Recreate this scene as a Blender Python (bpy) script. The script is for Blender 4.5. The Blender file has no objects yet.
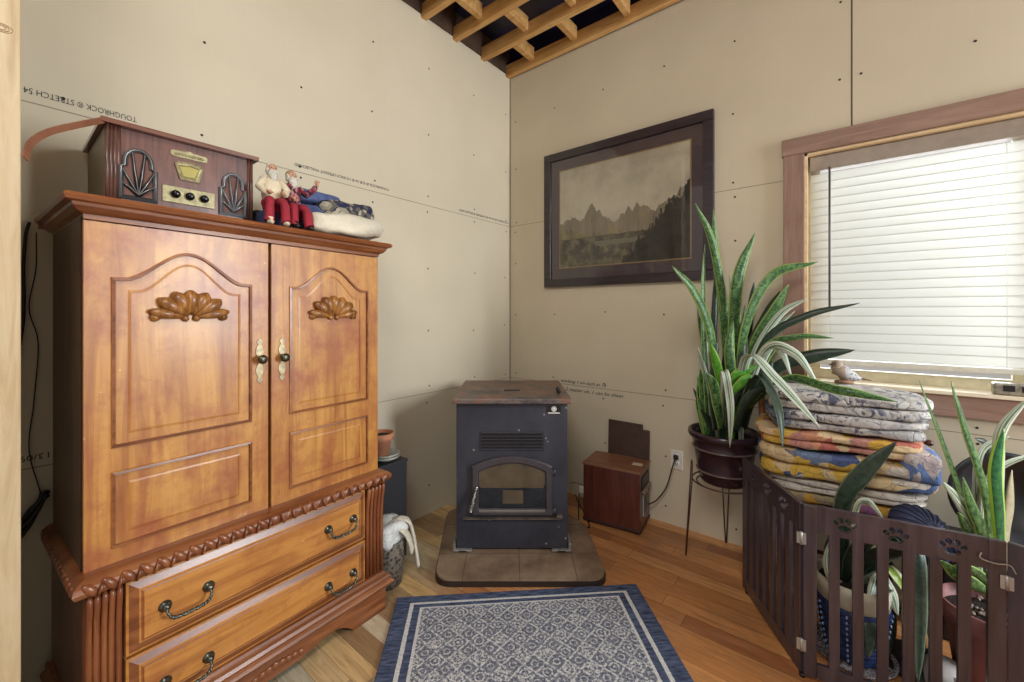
import bpy, bmesh, math, random
from mathutils import Vector, Matrix
random.seed(7)
PI = math.pi
SC = bpy.context.scene
COL = SC.collection

# ------------------------------------------------------------------ camera, world, lights, exposure
YAW = math.radians(38.68)
VD = Vector((-math.sin(YAW), math.cos(YAW), 0))      # viewing direction
VR = Vector((math.cos(YAW), math.sin(YAW), 0))       # rightwards
CAM = Vector((2.119, -2.621, 1.30))
cd = bpy.data.cameras.new('camera'); cam = bpy.data.objects.new('camera', cd); COL.objects.link(cam)
cam.location = CAM; cam.rotation_euler = (PI / 2, 0, YAW)
cd.sensor_width = 36; cd.lens = 36 * 416 / 1024; cd.shift_y = -27 / 1024; cd.clip_start = 0.02
SC.camera = cam
SC.view_settings.view_transform = 'Standard'; SC.view_settings.look = 'None'
SC.view_settings.gamma = 1; SC.view_settings.use_curve_mapping = False
SC.view_settings.exposure = 0.0

wd = bpy.data.worlds.new('sky'); SC.world = wd; wd.use_nodes = True
bg = wd.node_tree.nodes['Background']
bg.inputs['Color'].default_value = (1.0, 0.95, 0.89, 1); bg.inputs['Strength'].default_value = 0.52

def area(name, loc, target, sx, sy, power, color):
    l = bpy.data.lights.new(name, 'AREA'); l.shape = 'RECTANGLE'; l.size = sx; l.size_y = sy
    l.energy = power; l.color = color
    o = bpy.data.objects.new(name, l); COL.objects.link(o); o.location = loc
    o.rotation_euler = (Vector(target) - Vector(loc)).to_track_quat('-Z', 'Y').to_euler()
    return o
# daylight outside the blinds, daylight from the open side of the room behind the camera
area('window_daylight', (2.8, 1.9, 2.1), (2.7, 0, 1.5), 3.4, 2.6, 300, (0.93, 0.97, 1.0))
area('room_daylight', (5.0, -0.50, 1.8), (0.0, -2.9, 1.5), 0.9, 1.8, 165, (0.88, 0.95, 1.0))
area('overhead_fill_light', (2.2, -3.3, 3.0), (1.5, -1.7, 0.0), 1.0, 1.0, 46, (1.0, 0.97, 0.93))  # fill light added overhead to brighten the floor and gate

# ------------------------------------------------------------------ colours and node helpers
def lin(h):
    h = h.lstrip('#'); r = []
    for i in (0, 2, 4):
        c = int(h[i:i + 2], 16) / 255
        r.append(c / 12.92 if c <= 0.04045 else ((c + 0.055) / 1.055) ** 2.4)
    return (r[0], r[1], r[2], 1)

class NT:
    def __init__(s, name, rough=0.5, metal=0.0, spec=0.5):
        s.m = bpy.data.materials.new(name); s.m.use_nodes = True
        s.t = s.m.node_tree; s.b = s.t.nodes['Principled BSDF']
        s.b.inputs['Roughness'].default_value = rough; s.b.inputs['Metallic'].default_value = metal
        s.b.inputs['Specular IOR Level'].default_value = spec
    def n(s, k): return s.t.nodes.new(k)
    def l(s, a, b): s.t.links.new(a, b)
    def put(s, v, sock):
        if hasattr(v, 'is_linked') or hasattr(v, 'links'): s.l(v, sock)
        else: sock.default_value = v
    def m2(s, op, a, b=0.0, c=None):
        n = s.n('ShaderNodeMath'); n.operation = op
        s.put(a, n.inputs[0]); s.put(b, n.inputs[1])
        if c is not None: s.put(c, n.inputs[2])
        return n.outputs[0]
    def coord(s, kind='Object', scale=(1, 1, 1), rot=(0, 0, 0), loc=(0, 0, 0)):
        tc = s.n('ShaderNodeTexCoord'); mp = s.n('ShaderNodeMapping')
        mp.inputs['Scale'].default_value = scale; mp.inputs['Rotation'].default_value = rot; mp.inputs['Location'].default_value = loc
        s.l(tc.outputs[kind], mp.inputs['Vector']); return mp.outputs[0]
    def xyz(s, v):
        n = s.n('ShaderNodeSeparateXYZ'); s.l(v, n.inputs[0]); return n.outputs
    def noise(s, v, scale, detail=4, rough=0.55, dist=0.0, out=0):
        n = s.n('ShaderNodeTexNoise'); s.l(v, n.inputs['Vector']); n.inputs['Scale'].default_value = scale
        n.inputs['Detail'].default_value = detail; n.inputs['Roughness'].default_value = rough; n.inputs['Distortion'].default_value = dist
        return n.outputs[out]
    def vor(s, v, scale, out='Distance', feature='F1'):
        n = s.n('ShaderNodeTexVoronoi'); n.feature = feature; s.l(v, n.inputs['Vector']); n.inputs['Scale'].default_value = scale
        return n.outputs[out]
    def ramp(s, f, stops, interp='LINEAR'):
        n = s.n('ShaderNodeValToRGB'); n.color_ramp.interpolation = interp; e = n.color_ramp.elements
        while len(e) < len(stops): e.new(0.5)
        for i, (p, c) in enumerate(stops):
            e[i].position = p; e[i].color = lin(c) if isinstance(c, str) else (c, c, c, 1)
        s.l(f, n.inputs[0]); return n.outputs[0]
    def mix(s, f, a, b, mode='MIX'):
        n = s.n('ShaderNodeMix'); n.data_type = 'RGBA'; n.blend_type = mode
        s.put(f, n.inputs[0])
        s.put(lin(a) if isinstance(a, str) else a, n.inputs[6]); s.put(lin(b) if isinstance(b, str) else b, n.inputs[7])
        return n.outputs[2]
    def base(s, v): s.put(lin(v) if isinstance(v, str) else v, s.b.inputs['Base Color'])
    def bump(s, h, strength=0.3, dist=0.01):
        n = s.n('ShaderNodeBump'); n.inputs['Strength'].default_value = strength; n.inputs['Distance'].default_value = dist
        s.l(h, n.inputs['Height']); s.l(n.outputs[0], s.b.inputs['Normal'])

def plain(name, col, rough=0.5, metal=0.0, var=0.12, scale=20, bump=0.0, spec=0.5):
    k = NT(name, rough, metal, spec); v = k.coord(); f = k.noise(v, scale)
    c = lin(col); d = tuple(x * (1 - var) for x in c[:3]) + (1,); e = tuple(min(1, x * (1 + var)) for x in c[:3]) + (1,)
    k.base(k.mix(k.ramp(f, [(0.3, 0.0), (0.7, 1.0)]), d, e))
    if bump: k.bump(k.noise(v, scale * 3), bump)
    return k.m

def wood(name, dark, mid, light, axis='z', scale=1.0, rough=0.4, coat=0.0, knots=True, blotch=0.35, blotchcol='#7a3416'):
    k = NT(name, rough)
    sc = {'x': (1.2, 14, 14), 'y': (14, 1.2, 14), 'z': (14, 14, 1.2)}[axis]
    v = k.coord(scale=tuple(a * scale for a in sc))
    f = k.noise(v, 1.6, 6, 0.6, 1.2)
    c = k.ramp(f, [(0.28, dark), (0.5, mid), (0.72, light)])
    v2 = k.coord(scale=(scale,) * 3)
    b = k.ramp(k.noise(v2, 5.5, 6, 0.7), [(0.44, 0.0), (0.66, 1.0)])
    c = k.mix(k.m2('MULTIPLY', b, blotch), c, blotchcol)
    if knots:
        ks = {'x': (3, 9, 9), 'y': (9, 3, 9), 'z': (9, 9, 3)}[axis]
        v3 = k.coord(scale=tuple(a * scale * .55 for a in ks))
        kn = k.ramp(k.vor(v3, 1.0), [(0.05, 1.0), (0.13, 0.0)])
        c = k.mix(k.m2('MULTIPLY', kn, 0.75), c, dark)
    if name.startswith('armoire_pine'):
        sc1 = k.ramp(k.vor(k.coord(), 26), [(0.05, 1.0), (0.09, 0.0)])
        sc1 = k.m2('MULTIPLY', sc1, k.m2('GREATER_THAN', k.noise(k.coord(), 9), 0.56))
        c = k.mix(k.m2('MULTIPLY', sc1, 0.5), c, '#e0c49a')
        dk = k.ramp(k.noise(k.coord(), 16, 6, 0.75), [(0.56, 0.0), (0.70, 1.0)])
        c = k.mix(k.m2('MULTIPLY', dk, 0.45), c, '#7a3f22')
    k.base(c); k.b.inputs['Coat Weight'].default_value = coat; k.b.inputs['Coat Roughness'].default_value = 0.18
    k.bump(f, 0.08, 0.004)
    return k.m

# ------------------------------------------------------------------ mesh helpers
def T(x=0, y=0, z=0): return Matrix.Translation((x, y, z))
def RX(a): return Matrix.Rotation(a, 4, 'X')
def RY(a): return Matrix.Rotation(a, 4, 'Y')
def RZ(a): return Matrix.Rotation(a, 4, 'Z')
def SCL(x, y, z): return Matrix.Diagonal((x, y, z, 1))

class MB:
    def __init__(s): s.bm = bmesh.new(); s.mi = 0; s.uv = None
    def _fin(s, faces, smooth=False):
        for f in faces:
            f.material_index = s.mi; f.smooth = smooth
    def box(s, x0, x1, y0, y1, z0, z1, bev=0.0, mat=None, seg=2):
        r = bmesh.ops.create_cube(s.bm, size=1); vs = r['verts']
        M = T((x0 + x1) / 2, (y0 + y1) / 2, (z0 + z1) / 2) @ SCL(abs(x1 - x0), abs(y1 - y0), abs(z1 - z0))
        bmesh.ops.transform(s.bm, matrix=M, verts=vs)
        fs = list({f for v in vs for f in v.link_faces})
        if bev > 0:
            es = list({e for v in vs for e in v.link_edges})
            r = bmesh.ops.bevel(s.bm, geom=es + vs, offset=bev, segments=seg, affect='EDGES', profile=0.5)
            vs = list({v for f in r['faces'] for v in f.verts} | {v for v in vs if v.is_valid})
            fs = list({f for v in vs for f in v.link_faces})
        if mat is not None: bmesh.ops.transform(s.bm, matrix=mat, verts=vs)
        s._fin(fs); return s
    def cyl(s, p0, p1, r0, r1=None, n=20, cap=True, smooth=True):
        r1 = r0 if r1 is None else r1
        return s.tube([p0, p1], [r0, r1], n, cap, smooth)
    def tube(s, pts, rad, n=10, cap=True, smooth=True, flat=1.0, up=None):
        pts = [Vector(p) for p in pts]
        if not isinstance(rad, (list, tuple)): rad = [rad] * len(pts)
        rings = []; prev = Vector(up) if up else None
        for i, p in enumerate(pts):
            a = pts[max(i - 1, 0)]; b = pts[min(i + 1, len(pts) - 1)]
            t = (b - a).normalized()
            if prev is None:
                prev = Vector((0, 0, 1)) if abs(t.z) < 0.9 else Vector((1, 0, 0))
            u = (prev - t * prev.dot(t))
            if u.length < 1e-5: u = t.orthogonal()
            u.normalize(); w = t.cross(u); prev = u
            rings.append([s.bm.verts.new(p + (u * math.cos(2 * PI * k / n) * flat + w * math.sin(2 * PI * k / n)) * rad[i]) for k in range(n)])
        fs = []
        for i in range(len(rings) - 1):
            for k in range(n):
                fs.append(s.bm.faces.new((rings[i][k], rings[i][(k + 1) % n], rings[i + 1][(k + 1) % n], rings[i + 1][k])))
        s._fin(fs, smooth)
        if cap:
            c = [s.bm.faces.new(list(reversed(rings[0]))), s.bm.faces.new(rings[-1])]; s._fin(c, False)
        return s
    def lathe(s, prof, n=32, mat=None, ang=2 * PI):
        M = mat or Matrix(); rings = []
        for r, z in prof:
            if r < 1e-6: rings.append([s.bm.verts.new(M @ Vector((0, 0, z)))])
            else: rings.append([s.bm.verts.new(M @ Vector((r * math.cos(2 * PI * k / n), r * math.sin(2 * PI * k / n), z))) for k in range(n)])
        fs = []
        for a, b in zip(rings, rings[1:]):
            for k in range(n):
                q = [a[k % len(a)], a[(k + 1) % n % len(a)], b[(k + 1) % n % len(b)], b[k % len(b)]]
                u = []
                for v in q:
                    if v not in u: u.append(v)
                if len(u) > 2: fs.append(s.bm.faces.new(u))
        s._fin(fs, True); return s
    def ball(s, c, rx, ry=None, rz=None, n=14, mat=None):
        ry = rx if ry is None else ry; rz = rx if rz is None else rz
        r = bmesh.ops.create_uvsphere(s.bm, u_segments=n, v_segments=max(6, n * 2 // 3), radius=1)
        M = T(*c) @ (mat or Matrix()) @ SCL(rx, ry, rz)
        bmesh.ops.transform(s.bm, matrix=M, verts=r['verts'])
        s._fin({f for v in r['verts'] for f in v.link_faces}, True); return s
    def prism(s, poly, mat, depth, bev=0.0):
        # poly in local XY extruded along local +Z by depth, then mat
        a = [s.bm.verts.new(mat @ Vector((x, y, 0))) for x, y in poly]
        b = [s.bm.verts.new(mat @ Vector((x, y, depth))) for x, y in poly]
        fs = [s.bm.faces.new(list(reversed(a))), s.bm.faces.new(b)]
        n = len(a)
        for i in range(n): fs.append(s.bm.faces.new((a[i], a[(i + 1) % n], b[(i + 1) % n], b[i])))
        s._fin(fs); return s
    def profile(s, prof, path, closed=False):
        # sweep: prof = [(out, z)], path = [(x, y, nx, ny)] mitred plan points
        rings = [[s.bm.verts.new((x + nx * o, y + ny * o, z)) for o, z in prof] for x, y, nx, ny in path]
        fs = []
        for a, b in zip(rings, rings[1:]):
            for i in range(len(prof) - 1): fs.append(s.bm.faces.new((a[i], b[i], b[i + 1], a[i + 1])))
        s._fin(fs); return s
    def build(s, name, mats, parent=None, loc=None, fix=True):
        if fix: bmesh.ops.recalc_face_normals(s.bm, faces=s.bm.faces[:])
        me = bpy.data.meshes.new(name); s.bm.to_mesh(me); s.bm.free()
        if not isinstance(mats, (list, tuple)): mats = [mats]
        for m in mats: me.materials.append(m)
        o = bpy.data.objects.new(name, me); COL.objects.link(o)
        if parent is not None: o.parent = parent
        if loc: o.location = loc
        return o

def tag(o, label, cat, group=None):
    o['label'] = label; o['category'] = cat
    if group: o['group'] = group
    return o
def struct(o): o['kind'] = 'structure'; return o
def thing(name, label, cat, loc=(0, 0, 0), rz=0.0, group=None):
    o = bpy.data.objects.new(name, None); COL.objects.link(o); o.location = loc; o.rotation_euler = (0, 0, rz)
    o.empty_display_size = 0.05
    return tag(o, label, cat, group)

def catmull(pts, n=8):
    P = [Vector(p) for p in pts]; P = [P[0] * 2 - P[1]] + P + [P[-1] * 2 - P[-2]]; out = []
    for i in range(1, len(P) - 2):
        for j in range(n):
            t = j / n; a, b, c, d = P[i - 1:i + 3]
            out.append(0.5 * ((2 * b) + (c - a) * t + (2 * a - 5 * b + 4 * c - d) * t * t + (3 * b - a - 3 * c + d) * t ** 3))
    out.append(P[-2]); return out

def text_mesh(name, s, size, mat, M, parent, ext=0.0004, width=None, align='LEFT', shear=0.0):
    cu = bpy.data.curves.new(name, 'FONT'); cu.body = s; cu.size = size; cu.extrude = ext; cu.align_x = align; cu.shear = shear
    cu.resolution_u = 2
    t = bpy.data.objects.new(name + '_curve', cu); COL.objects.link(t)
    dg = bpy.context.evaluated_depsgraph_get()
    me = bpy.data.meshes.new_from_object(t.evaluated_get(dg)); bpy.data.objects.remove(t); bpy.data.curves.remove(cu)
    if width:
        w = max(v.co.x for v in me.vertices) - min(v.co.x for v in me.vertices); k = width / w
        for v in me.vertices: v.co.x *= k
    me.materials.clear(); me.materials.append(mat); me.name = name
    me.transform(M)
    o = bpy.data.objects.new(name, me); COL.objects.link(o); o.parent = parent
    return o

# ------------------------------------------------------------------ materials
def wall_mat():
    k = NT('drywall_paper', 0.9, spec=0.2)
    v = k.coord(); a = k.ramp(k.noise(v, 1.3, 3), [(0.35, '#c6bba4'), (0.65, '#cec3ac')])
    b = k.noise(k.coord(scale=(60, 60, 3)), 1.0, 2)
    k.base(k.mix(k.m2('MULTIPLY', b, 0.10), a, '#a99a80')); return k.m
M_wall = wall_mat()
M_seam = plain('drywall_seam', '#8f8472', 0.9)
M_screw = plain('screw_dark', '#241f1c', 0.7)
M_ink = plain('printed_ink', '#3c3a38', 0.9, var=0.3, scale=60)

def floor_mat():
    k = NT('floor_boards', 0.42)
    v = k.coord(); x, y, z = k.xyz(v)
    W, L = 0.083, 0.95
    row = k.m2('FLOOR', k.m2('DIVIDE', y, W))
    wn = k.n('ShaderNodeTexWhiteNoise'); wn.noise_dimensions = '1D'; k.l(row, wn.inputs['W'])
    xs = k.m2('DIVIDE', k.m2('ADD', x, k.m2('MULTIPLY', wn.outputs[0], 5.0)), L)
    col = k.m2('FLOOR', xs)
    cb = k.n('ShaderNodeCombineXYZ'); k.l(row, cb.inputs[0]); k.l(col, cb.inputs[1])
    w2 = k.n('ShaderNodeTexWhiteNoise'); w2.noise_dimensions = '2D'; k.l(cb.outputs[0], w2.inputs['Vector'])
    warm = k.ramp(w2.outputs[0], [(0.0, '#9c623c'), (0.35, '#b47846'), (0.7, '#c78a54'), (1.0, '#d29a62')])
    pale = k.ramp(w2.outputs[0], [(0.0, '#957855'), (0.25, '#b79a72'), (0.5, '#b3aa92'), (0.75, '#d6ae70'), (1.0, '#cdc2a8')])
    # the boards on the left have lost their finish
    nz = k.noise(v, 3.0, 3)
    msk = k.m2('ADD', k.m2('ADD', k.m2('MULTIPLY', x, -1.0), k.m2('MULTIPLY', y, -0.55)), k.m2('MULTIPLY', nz, 0.5))
    msk = k.ramp(msk, [(0.18, 0.0), (0.42, 1.0)])
    c = k.mix(msk, warm, pale)
    g = k.noise(k.coord(scale=(2.5, 26, 1)), 1.6, 6, 0.62, 1.5)
    c = k.mix(k.m2('MULTIPLY', k.ramp(g, [(0.4, 0.0), (0.75, 1.0)]), 0.55), c, '#6d3e22')
    wear = k.ramp(k.noise(v, 2.2, 6, 0.7), [(0.5, 0.0), (0.72, 1.0)])
    c = k.mix(k.m2('MULTIPLY', wear, 0.5), c, '#7a6250')
    fy = k.m2('FRACT', k.m2('DIVIDE', y, W)); fx = k.m2('FRACT', xs)
    gap = k.m2('MAXIMUM', k.m2('LESS_THAN', fy, 0.022), k.m2('LESS_THAN', fx, 0.0025))
    c = k.mix(k.m2('MULTIPLY', gap, 0.75), c, '#3a2413')
    sp = k.ramp(k.vor(v, 9.0), [(0.03, 1.0), (0.045, 0.0)])
    sp2 = k.m2('MULTIPLY', sp, k.m2('GREATER_THAN', k.noise(v, 2.0), 0.6))
    c = k.mix(sp2, c, '#d8cfc0')
    k.base(c)
    k.l(k.ramp(g, [(0.3, 0.30), (0.8, 0.55)]), k.b.inputs['Roughness'])
    k.bump(k.m2('SUBTRACT', k.m2('MULTIPLY', g, 0.3), gap), 0.25, 0.003)
    return k.m
M_floor = floor_mat()

M_pine = wood('pine_lumber', '#a9743a', '#c99a5c', '#dab37a', 'x', 1.0, 0.6, blotch=0.2, blotchcol='#8a5a2c')
M_post = wood('pine_post', '#a68d66', '#bba683', '#c8b594', 'z', 1.4, 0.65, blotch=0.15, blotchcol='#b98d55', knots=False)
M_case = wood('casing_wood', '#775c4e', '#907262', '#a08272', 'z', 1.0, 0.6, blotch=0.25, blotchcol='#7f5743')
M_caseh = wood('casing_wood_level', '#775c4e', '#907262', '#a08272', 'x', 1.0, 0.6, blotch=0.25, blotchcol='#7f5743')
M_jamb = wood('jamb_wood', '#c9a676', '#dcc095', '#e6d2ae', 'x', 1.0, 0.55, knots=False, blotch=0.1)
M_sheath = plain('roof_sheathing', '#4a3526', 0.9, var=0.5, scale=6, bump=0.4)
M_foil = plain('vapour_foil_blue', '#1a1c3c', 0.35, var=0.5, scale=7, bump=0.5)

M_arm = wood('armoire_pine', '#8e5222', '#b47c3a', '#ca964c', 'z', 0.9, 0.38, 0.15, blotch=0.95, blotchcol='#94502e')
M_armh = wood('armoire_pine_level', '#8e5222', '#b67a38', '#c88c46', 'y', 0.9, 0.38, 0.15, blotch=0.5, blotchcol='#8f4c28')
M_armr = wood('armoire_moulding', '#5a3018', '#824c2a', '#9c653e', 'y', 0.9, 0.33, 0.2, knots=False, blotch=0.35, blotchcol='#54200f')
M_armd = wood('armoire_reeding', '#582c18', '#7c4526', '#9a6038', 'z', 0.9, 0.33, 0.25, knots=False, blotch=0.3, blotchcol='#54200f')
M_side = wood('armoire_side_wood', '#3f2a18', '#5a3d22', '#6a4a2a', 'z', 0.8, 0.5, 0.1, knots=False, blotch=0.4, blotchcol='#33200f')
M_brass = plain('aged_brass', '#94866a', 0.4, 0.6, 0.4, 60)
M_pewter = plain('dark_pewter', '#5d625c', 0.32, 0.9, 0.5, 90)
M_gap = plain('dark_gap', '#2a120a', 0.9)

M_radw = wood('radio_walnut', '#3f1f16', '#643828', '#7c4a3a', 'z', 1.6, 0.42, 0.15, knots=False, blotch=0.25, blotchcol='#3a1a12')
M_radl = wood('radio_lid_walnut', '#4a2a20', '#6b4030', '#7d5140', 'y', 1.6, 0.25, 0.6, knots=False, blotch=0.2, blotchcol='#3a1a12')
M_radb = plain('gold_plate', '#8f845f', 0.42, 0.35, 0.35, 70)
M_grey = plain('grille_black', '#1b1a1c', 0.45, 0.0)
M_silv = plain('grille_edge_silver', '#a2a2a0', 0.3, 0.5)
M_knob = plain('knob_black', '#18161a', 0.2, 0.1)
M_dial = plain('dial_yellow', '#9c8f35', 0.4)
M_cone = plain('speaker_cloth', '#6a4a42', 0.9)

M_iron = NT('stove_paint', 0.5, 0.1)
def _():
    k = M_iron; v = k.coord(); f = k.noise(v, 3.5, 5, 0.65)
    c = k.ramp(f, [(0.35, '#272832'), (0.6, '#383840'), (0.8, '#4c4648')])
    sp = k.m2('MULTIPLY', k.ramp(k.vor(v, 22), [(0.09, 1.0), (0.14, 0.0)]), k.m2('GREATER_THAN', k.noise(v, 7), 0.55))
    k.base(k.mix(k.m2('MULTIPLY', sp, 0.8), c, '#9d9a98'))
_(); M_iron = M_iron.m
def rusty():
    k = NT('stove_top_rust', 0.45, 0.1); v = k.coord(); f = k.noise(v, 9, 6, 0.7)
    c = k.ramp(f, [(0.36, '#453d3d'), (0.48, '#6a5d57'), (0.56, '#7a503c'), (0.62, '#7c6e67'), (0.75, '#93857d')])
    k.base(c); k.bump(f, 0.15, 0.004); return k.m
M_rust = rusty()
M_ironl = plain('stove_door_trim', '#4a4448', 0.4, 0.3, 0.2, 18)
M_fire = plain('firebox_tan', '#c9b08a', 0.6, var=0.35, scale=9)
M_fired = plain('firebox_slate', '#4a5260', 0.6, var=0.5, scale=22)
M_chrome = plain('spring_steel', '#b8b6b0', 0.25, 0.95)
M_white = plain('white_plastic', '#dcd8d0', 0.4)
def glass(name, tr=0.88):
    k = NT(name, 0.03); t = k.t; out = t.nodes['Material Output']
    a = k.n('ShaderNodeBsdfTransparent'); g = k.n('ShaderNodeBsdfGlossy'); g.inputs['Roughness'].default_value = 0.03
    fr = k.n('ShaderNodeFresnel'); fr.inputs['IOR'].default_value = 1.45
    mx = k.n('ShaderNodeMixShader'); k.l(fr.outputs[0], mx.inputs[0]); k.l(a.outputs[0], mx.inputs[1]); k.l(g.outputs[0], mx.inputs[2])
    a.inputs['Color'].default_value = (tr, tr, tr, 1); k.l(mx.outputs[0], out.inputs['Surface']); return k.m
M_glass = glass('clear_glass', 0.92)
M_smoke = glass('stove_glass', 0.8)

def padmat():
    k = NT('hearth_tile', 0.55); v = k.coord(); x, y, z = k.xyz(v)
    f = k.noise(v, 6, 6, 0.65)
    c = k.ramp(f, [(0.35, '#6a5644'), (0.55, '#86705a'), (0.75, '#998570')])
    st = k.ramp(k.noise(v, 2.1, 3), [(0.56, 0.0), (0.75, 1.0)])
    c = k.mix(k.m2('MULTIPLY', st, 0.6), c, '#4a3526')
    s1 = k.m2('LESS_THAN', k.m2('ABSOLUTE', k.m2('SUBTRACT', k.m2('FRACT', k.m2('DIVIDE', k.m2('ADD', x, 0.13), 0.275)), 0.5)), 0.006)
    s2 = k.m2('LESS_THAN', k.m2('ABSOLUTE', k.m2('SUBTRACT', k.m2('FRACT', k.m2('DIVIDE', k.m2('ADD', y, 0.02), 0.3)), 0.5)), 0.006)
    c = k.mix(k.m2('MULTIPLY', k.m2('MAXIMUM', s1, s2), 0.8), c, '#2e241c')
    k.base(c); k.bump(f, 0.3, 0.004); return k.m
M_pad = padmat()
M_padedge = plain('hearth_edge', '#2c211b', 0.5)

def rugmat():
    k = NT('rug_pile', 0.95, spec=0.1); v = k.coord(); x, y, z = k.xyz(v)   # rug local: x across (0..W), y towards viewer (0..-L)
    W, L = 1.12, 1.7
    wob = k.m2('MULTIPLY', k.m2('SUBTRACT', k.noise(v, 90, 2), 0.5), 0.006)
    dx = k.m2('ADD', k.m2('MINIMUM', x, k.m2('SUBTRACT', W, x)), wob)
    yy = k.m2('MULTIPLY', y, -1.0)
    dy = k.m2('ADD', k.m2('MULTIPLY', k.m2('MINIMUM', yy, k.m2('SUBTRACT', L, yy)), 1.45), wob)
    d = k.m2('MINIMUM', dx, dy)
    def band(a, b): return k.m2('MULTIPLY', k.m2('GREATER_THAN', d, a), k.m2('LESS_THAN', d, b))
    lines = k.m2('MAXIMUM', band(0.066, 0.083), band(0.112, 0.124))
    inside = k.m2('GREATER_THAN', d, 0.124)
    C = 0.082
    u = k.m2('DIVIDE', k.m2('ADD', x, wob), C); w = k.m2('DIVIDE', k.m2('ADD', y, wob), C)
    def tri(e): return k.m2('ABSOLUTE', k.m2('SUBTRACT', k.m2('FRACT', e), 0.5))      # 0 in cell centre, .5 at edge
    a = tri(k.m2('MULTIPLY', k.m2('ADD', u, w), 1.0)); b = tri(k.m2('MULTIPLY', k.m2('SUBTRACT', u, w), 1.0))
    lat = k.m2('MAXIMUM', k.m2('LESS_THAN', a, 0.075), k.m2('LESS_THAN', b, 0.075))
    def diamond(ou, ow):
        p = k.m2('SUBTRACT', k.m2('FRACT', k.m2('ADD', u, ou)), 0.5); q = k.m2('SUBTRACT', k.m2('FRACT', k.m2('ADD', w, ow)), 0.5)
        return k.m2('SQRT', k.m2('ADD', k.m2('MULTIPLY', p, p), k.m2('MULTIPLY', q, q)))
    r1 = diamond(0.0, 0.0)
    ring = k.m2('MULTIPLY', k.m2('GREATER_THAN', r1, 0.17), k.m2('LESS_THAN', r1, 0.25))
    dot = k.m2('LESS_THAN', r1, 0.07)
    r2 = diamond(0.5, 0.5)
    ring2 = k.m2('MULTIPLY', k.m2('GREATER_THAN', r2, 0.12), k.m2('LESS_THAN', r2, 0.18))
    pat = k.m2('MAXIMUM', k.m2('MAXIMUM', lat, ring), k.m2('MAXIMUM', dot, ring2))
    brk = k.ramp(k.noise(v, 85, 3, 0.7), [(0.40, 0.05), (0.54, 1.0)])
    lace = k.ramp(k.vor(v, 75, 'Distance', 'DISTANCE_TO_EDGE'), [(0.07, 1.0), (0.14, 0.0)])
    big = k.m2('MULTIPLY', k.m2('LESS_THAN', r1, 0.33), k.m2('GREATER_THAN', k.m2('SINE', k.m2('ADD', k.m2('MULTIPLY', k.m2('FLOOR', u), 2.1), k.m2('MULTIPLY', k.m2('FLOOR', w), 3.7))), 0.1))
    pat = k.m2('MAXIMUM', pat, k.m2('MULTIPLY', lace, k.m2('MAXIMUM', big, 0.35)))
    pat = k.m2('MULTIPLY', k.m2('MULTIPLY', pat, inside), brk)
    wh = k.m2('MAXIMUM', pat, lines)
    n = k.noise(v, 160, 3)
    n2 = k.noise(k.coord(scale=(12, 60, 1)), 1.5, 3)
    navy = k.mix(k.ramp(n2, [(0.35, 0.0), (0.68, 1.0)]), '#343a4e', '#5c6680')
    inner = k.ramp(n, [(0.3, '#40434f'), (0.7, '#74788a')])
    c = k.mix(inside, navy, inner)
    c = k.mix(k.m2('MULTIPLY', wh, 0.88), c, k.ramp(n, [(0.3, '#b5b4b2'), (0.7, '#e4e2dc')]))
    k.base(c); k.bump(n, 0.6, 0.004); return k.m
M_rug = rugmat()

M_heat = wood('heater_veneer', '#42201a', '#5a2c22', '#6a362a', 'z', 1.2, 0.35, 0.2, knots=False, blotch=0.3, blotchcol='#3a1a14')
M_heatt = wood('heater_top_veneer', '#6a4432', '#84593f', '#92664b', 'x', 1.2, 0.45, knots=False, blotch=0.25, blotchcol='#5a3828')
M_panelb = plain('brown_board', '#4c3831', 0.5, var=0.15)
M_black = plain('black_plastic', '#1a191b', 0.4)
M_cable = plain('cable_black', '#151416', 0.5)
M_blackcab = plain('black_laminate', '#26252a', 0.45, var=0.1)
M_terra = plain('terracotta', '#bd805f', 0.8, var=0.2, scale=30)
M_soil = plain('potting_soil', '#2c2019', 0.95, var=0.7, scale=120, bump=0.8)
M_saucer = plain('grey_saucer', '#9a9a90', 0.3, var=0.3)
M_potp = plain('glazed_pot_aubergine', '#33222a', 0.22, var=0.25, scale=12)
M_potb = plain('glazed_pot_band', '#6a5a58', 0.3)
M_wire = plain('stand_wire', '#5c4a42', 0.4, 0.6)
M_stone = plain('pale_stone', '#c8b49c', 0.8)
M_gate = wood('gate_espresso', '#2e2629', '#43383e', '#54484e', 'z', 1.0, 0.35, 0.3, knots=False, blotch=0.2, blotchcol='#1c1214')
M_hinge = plain('hinge_steel', '#a8a49e', 0.4, 0.4)
M_frame = wood('picture_frame_wood', '#1f171b', '#2c2228', '#3b3036', 'x', 2.0, 0.3, 0.3, knots=False, blotch=0.1, blotchcol='#2a1a1e')
M_mat = plain('mat_board', '#6a5b5c', 0.9, var=0.05)
M_gold = plain('gilt_fillet', '#b09468', 0.4, 0.5)
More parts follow.
